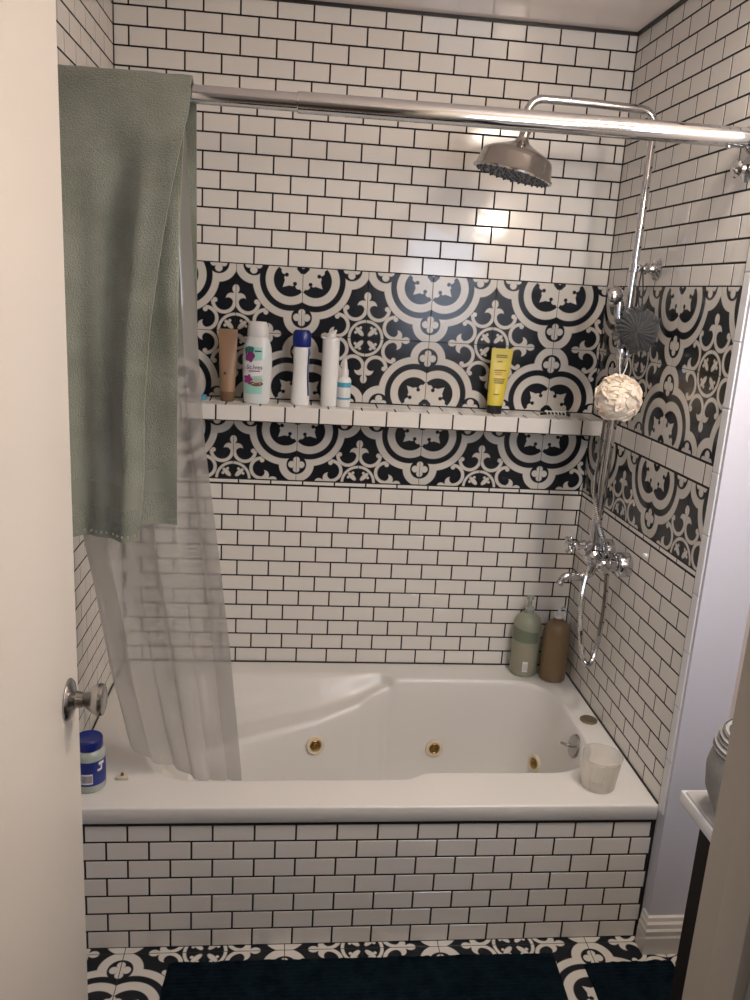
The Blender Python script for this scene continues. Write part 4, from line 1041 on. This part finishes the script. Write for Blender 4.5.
# vanity mirror and wall lamp above
mi = empty('wall_mirror', (XV, -1.70, 1.4), 'rectangular wall mirror hung above the vanity counter', 'mirror')
childof(MB().box(XV-0.012, XV-0.001, -1.98, -1.46, 1.05, 1.85, M['mirror']).build('mirror_glass'), mi)
la = empty('vanity_lamp', (XV, -1.56, 2.06), 'two-globe vanity wall lamp above the mirror', 'lamp')
childof(MB().box(XV-0.025, XV-0.001, -1.80, -1.46, 2.03, 2.09, M['chrome'], 0.004).build('back_plate', smooth=40), la)
for y in (-1.54, -1.72):
    sd = childof(MB().lathe([(0.02, 0.045), (0.028, 0.04), (0.040, 0.02), (0.044, 0), (0.040, -0.022), (0.025, -0.038), (0, -0.044)], M['glow'], 28, Matrix.Translation((XV-0.085, y, 2.06)), cap=False).build('lamp_shade', smooth=60), la)
    childof(MB().tube([(XV-0.025, y, 2.09), (XV-0.07, y, 2.11), (XV-0.085, y, 2.10)], 0.006, M['chrome'], 12).build('lamp_arm', smooth=60), la)
    l = D.lights.new('vanity_bulb', 'POINT'); l.energy = VANITY_POWER; l.color = (1.0, 0.86, 0.72); l.shadow_soft_size = 0.045
    lo = D.objects.new('vanity_bulb', l); COL.objects.link(lo); lo.location = (XV-0.15, y, 2.05); lo.parent = la; lo.matrix_parent_inverse = Matrix.Translation(la.location).inverted()
# flush ceiling lamp in the bathroom
cl = empty('ceiling_lamp', (-0.12, -1.28, ZC), 'round flush ceiling lamp with frosted glass', 'lamp')
childof(MB().lathe([(0.0, -0.001), (0.13, -0.001), (0.13, -0.02), (0.12, -0.024), (0, -0.024)], M['chrome'], 40, Matrix.Translation((-0.12, -1.28, ZC)), cap=False).build('lamp_base', smooth=35), cl)
childof(MB().lathe([(0.115, -0.024), (0.11, -0.045), (0.08, -0.065), (0, -0.075)], M['glow'], 40, Matrix.Translation((-0.12, -1.28, ZC)), cap=False).build('lamp_glass', smooth=60), cl)
l = D.lights.new('ceiling_bulb', 'AREA'); l.shape = 'DISK'; l.size = 0.22; l.energy = CEILING_POWER; l.color = (1.0, 0.92, 0.82)
lo = D.objects.new('ceiling_bulb', l); COL.objects.link(lo); lo.location = (-0.12, -1.28, ZC-0.08); lo.parent = cl; lo.matrix_parent_inverse = Matrix.Translation(cl.location).inverted()

# ------------------------------------------------------------------ bath mats
def bath_mat(x0, x1, y0, y1, label, seed, skew=0.0):
    o = None
    nx, ny = int((x1-x0)/0.007), int((y1-y0)/0.004)
    mb = MB()
    def pt(i, j):
        s, t = i/(nx-1), j/(ny-1); x, y = lerp(x0, x1, s)+skew*(1-t), lerp(y0, y1, t)
        e = min(s*(x1-x0), (1-s)*(x1-x0), t*(y1-y0), (1-t)*(y1-y0)); h = 0.016*sstep(e/0.014+0.05)
        h += (0.0020*math.sin(2*PI*y/0.012) + 0.004*noise.noise(Vector((x*70, y*110, seed))))*min(1, e/0.012)
        w_ = 0.003*noise.noise(Vector((x*20, y*20, seed+3)))
        return (x+w_*(1-min(1, e/0.02)), y+w_*(1-min(1, e/0.02)), max(0.0005, h))
    mb.grid(nx, ny, pt, M['mat'])
    n = len(mb.v); mb.v += [(x0+skew, y0, 0.0002), (x1+skew, y0, 0.0002), (x1, y1, 0.0002), (x0, y1, 0.0002)]; mb.face((n+3, n+2, n+1, n), M['mat'])
    ob = mb.build('bath_mat', smooth=180, origin=((x0+x1)/2, (y0+y1)/2, 0)); return tag(ob, label, 'bath mat')
bath_mat(-1.262, -0.255, -1.50, -0.884, 'long dark navy chenille bath mat on the floor along the tub', 1, -0.03)
bath_mat(-0.185, 0.06, -1.325, -0.918, 'small dark navy bath mat on the floor in front of the vanity', 2, 0.0)
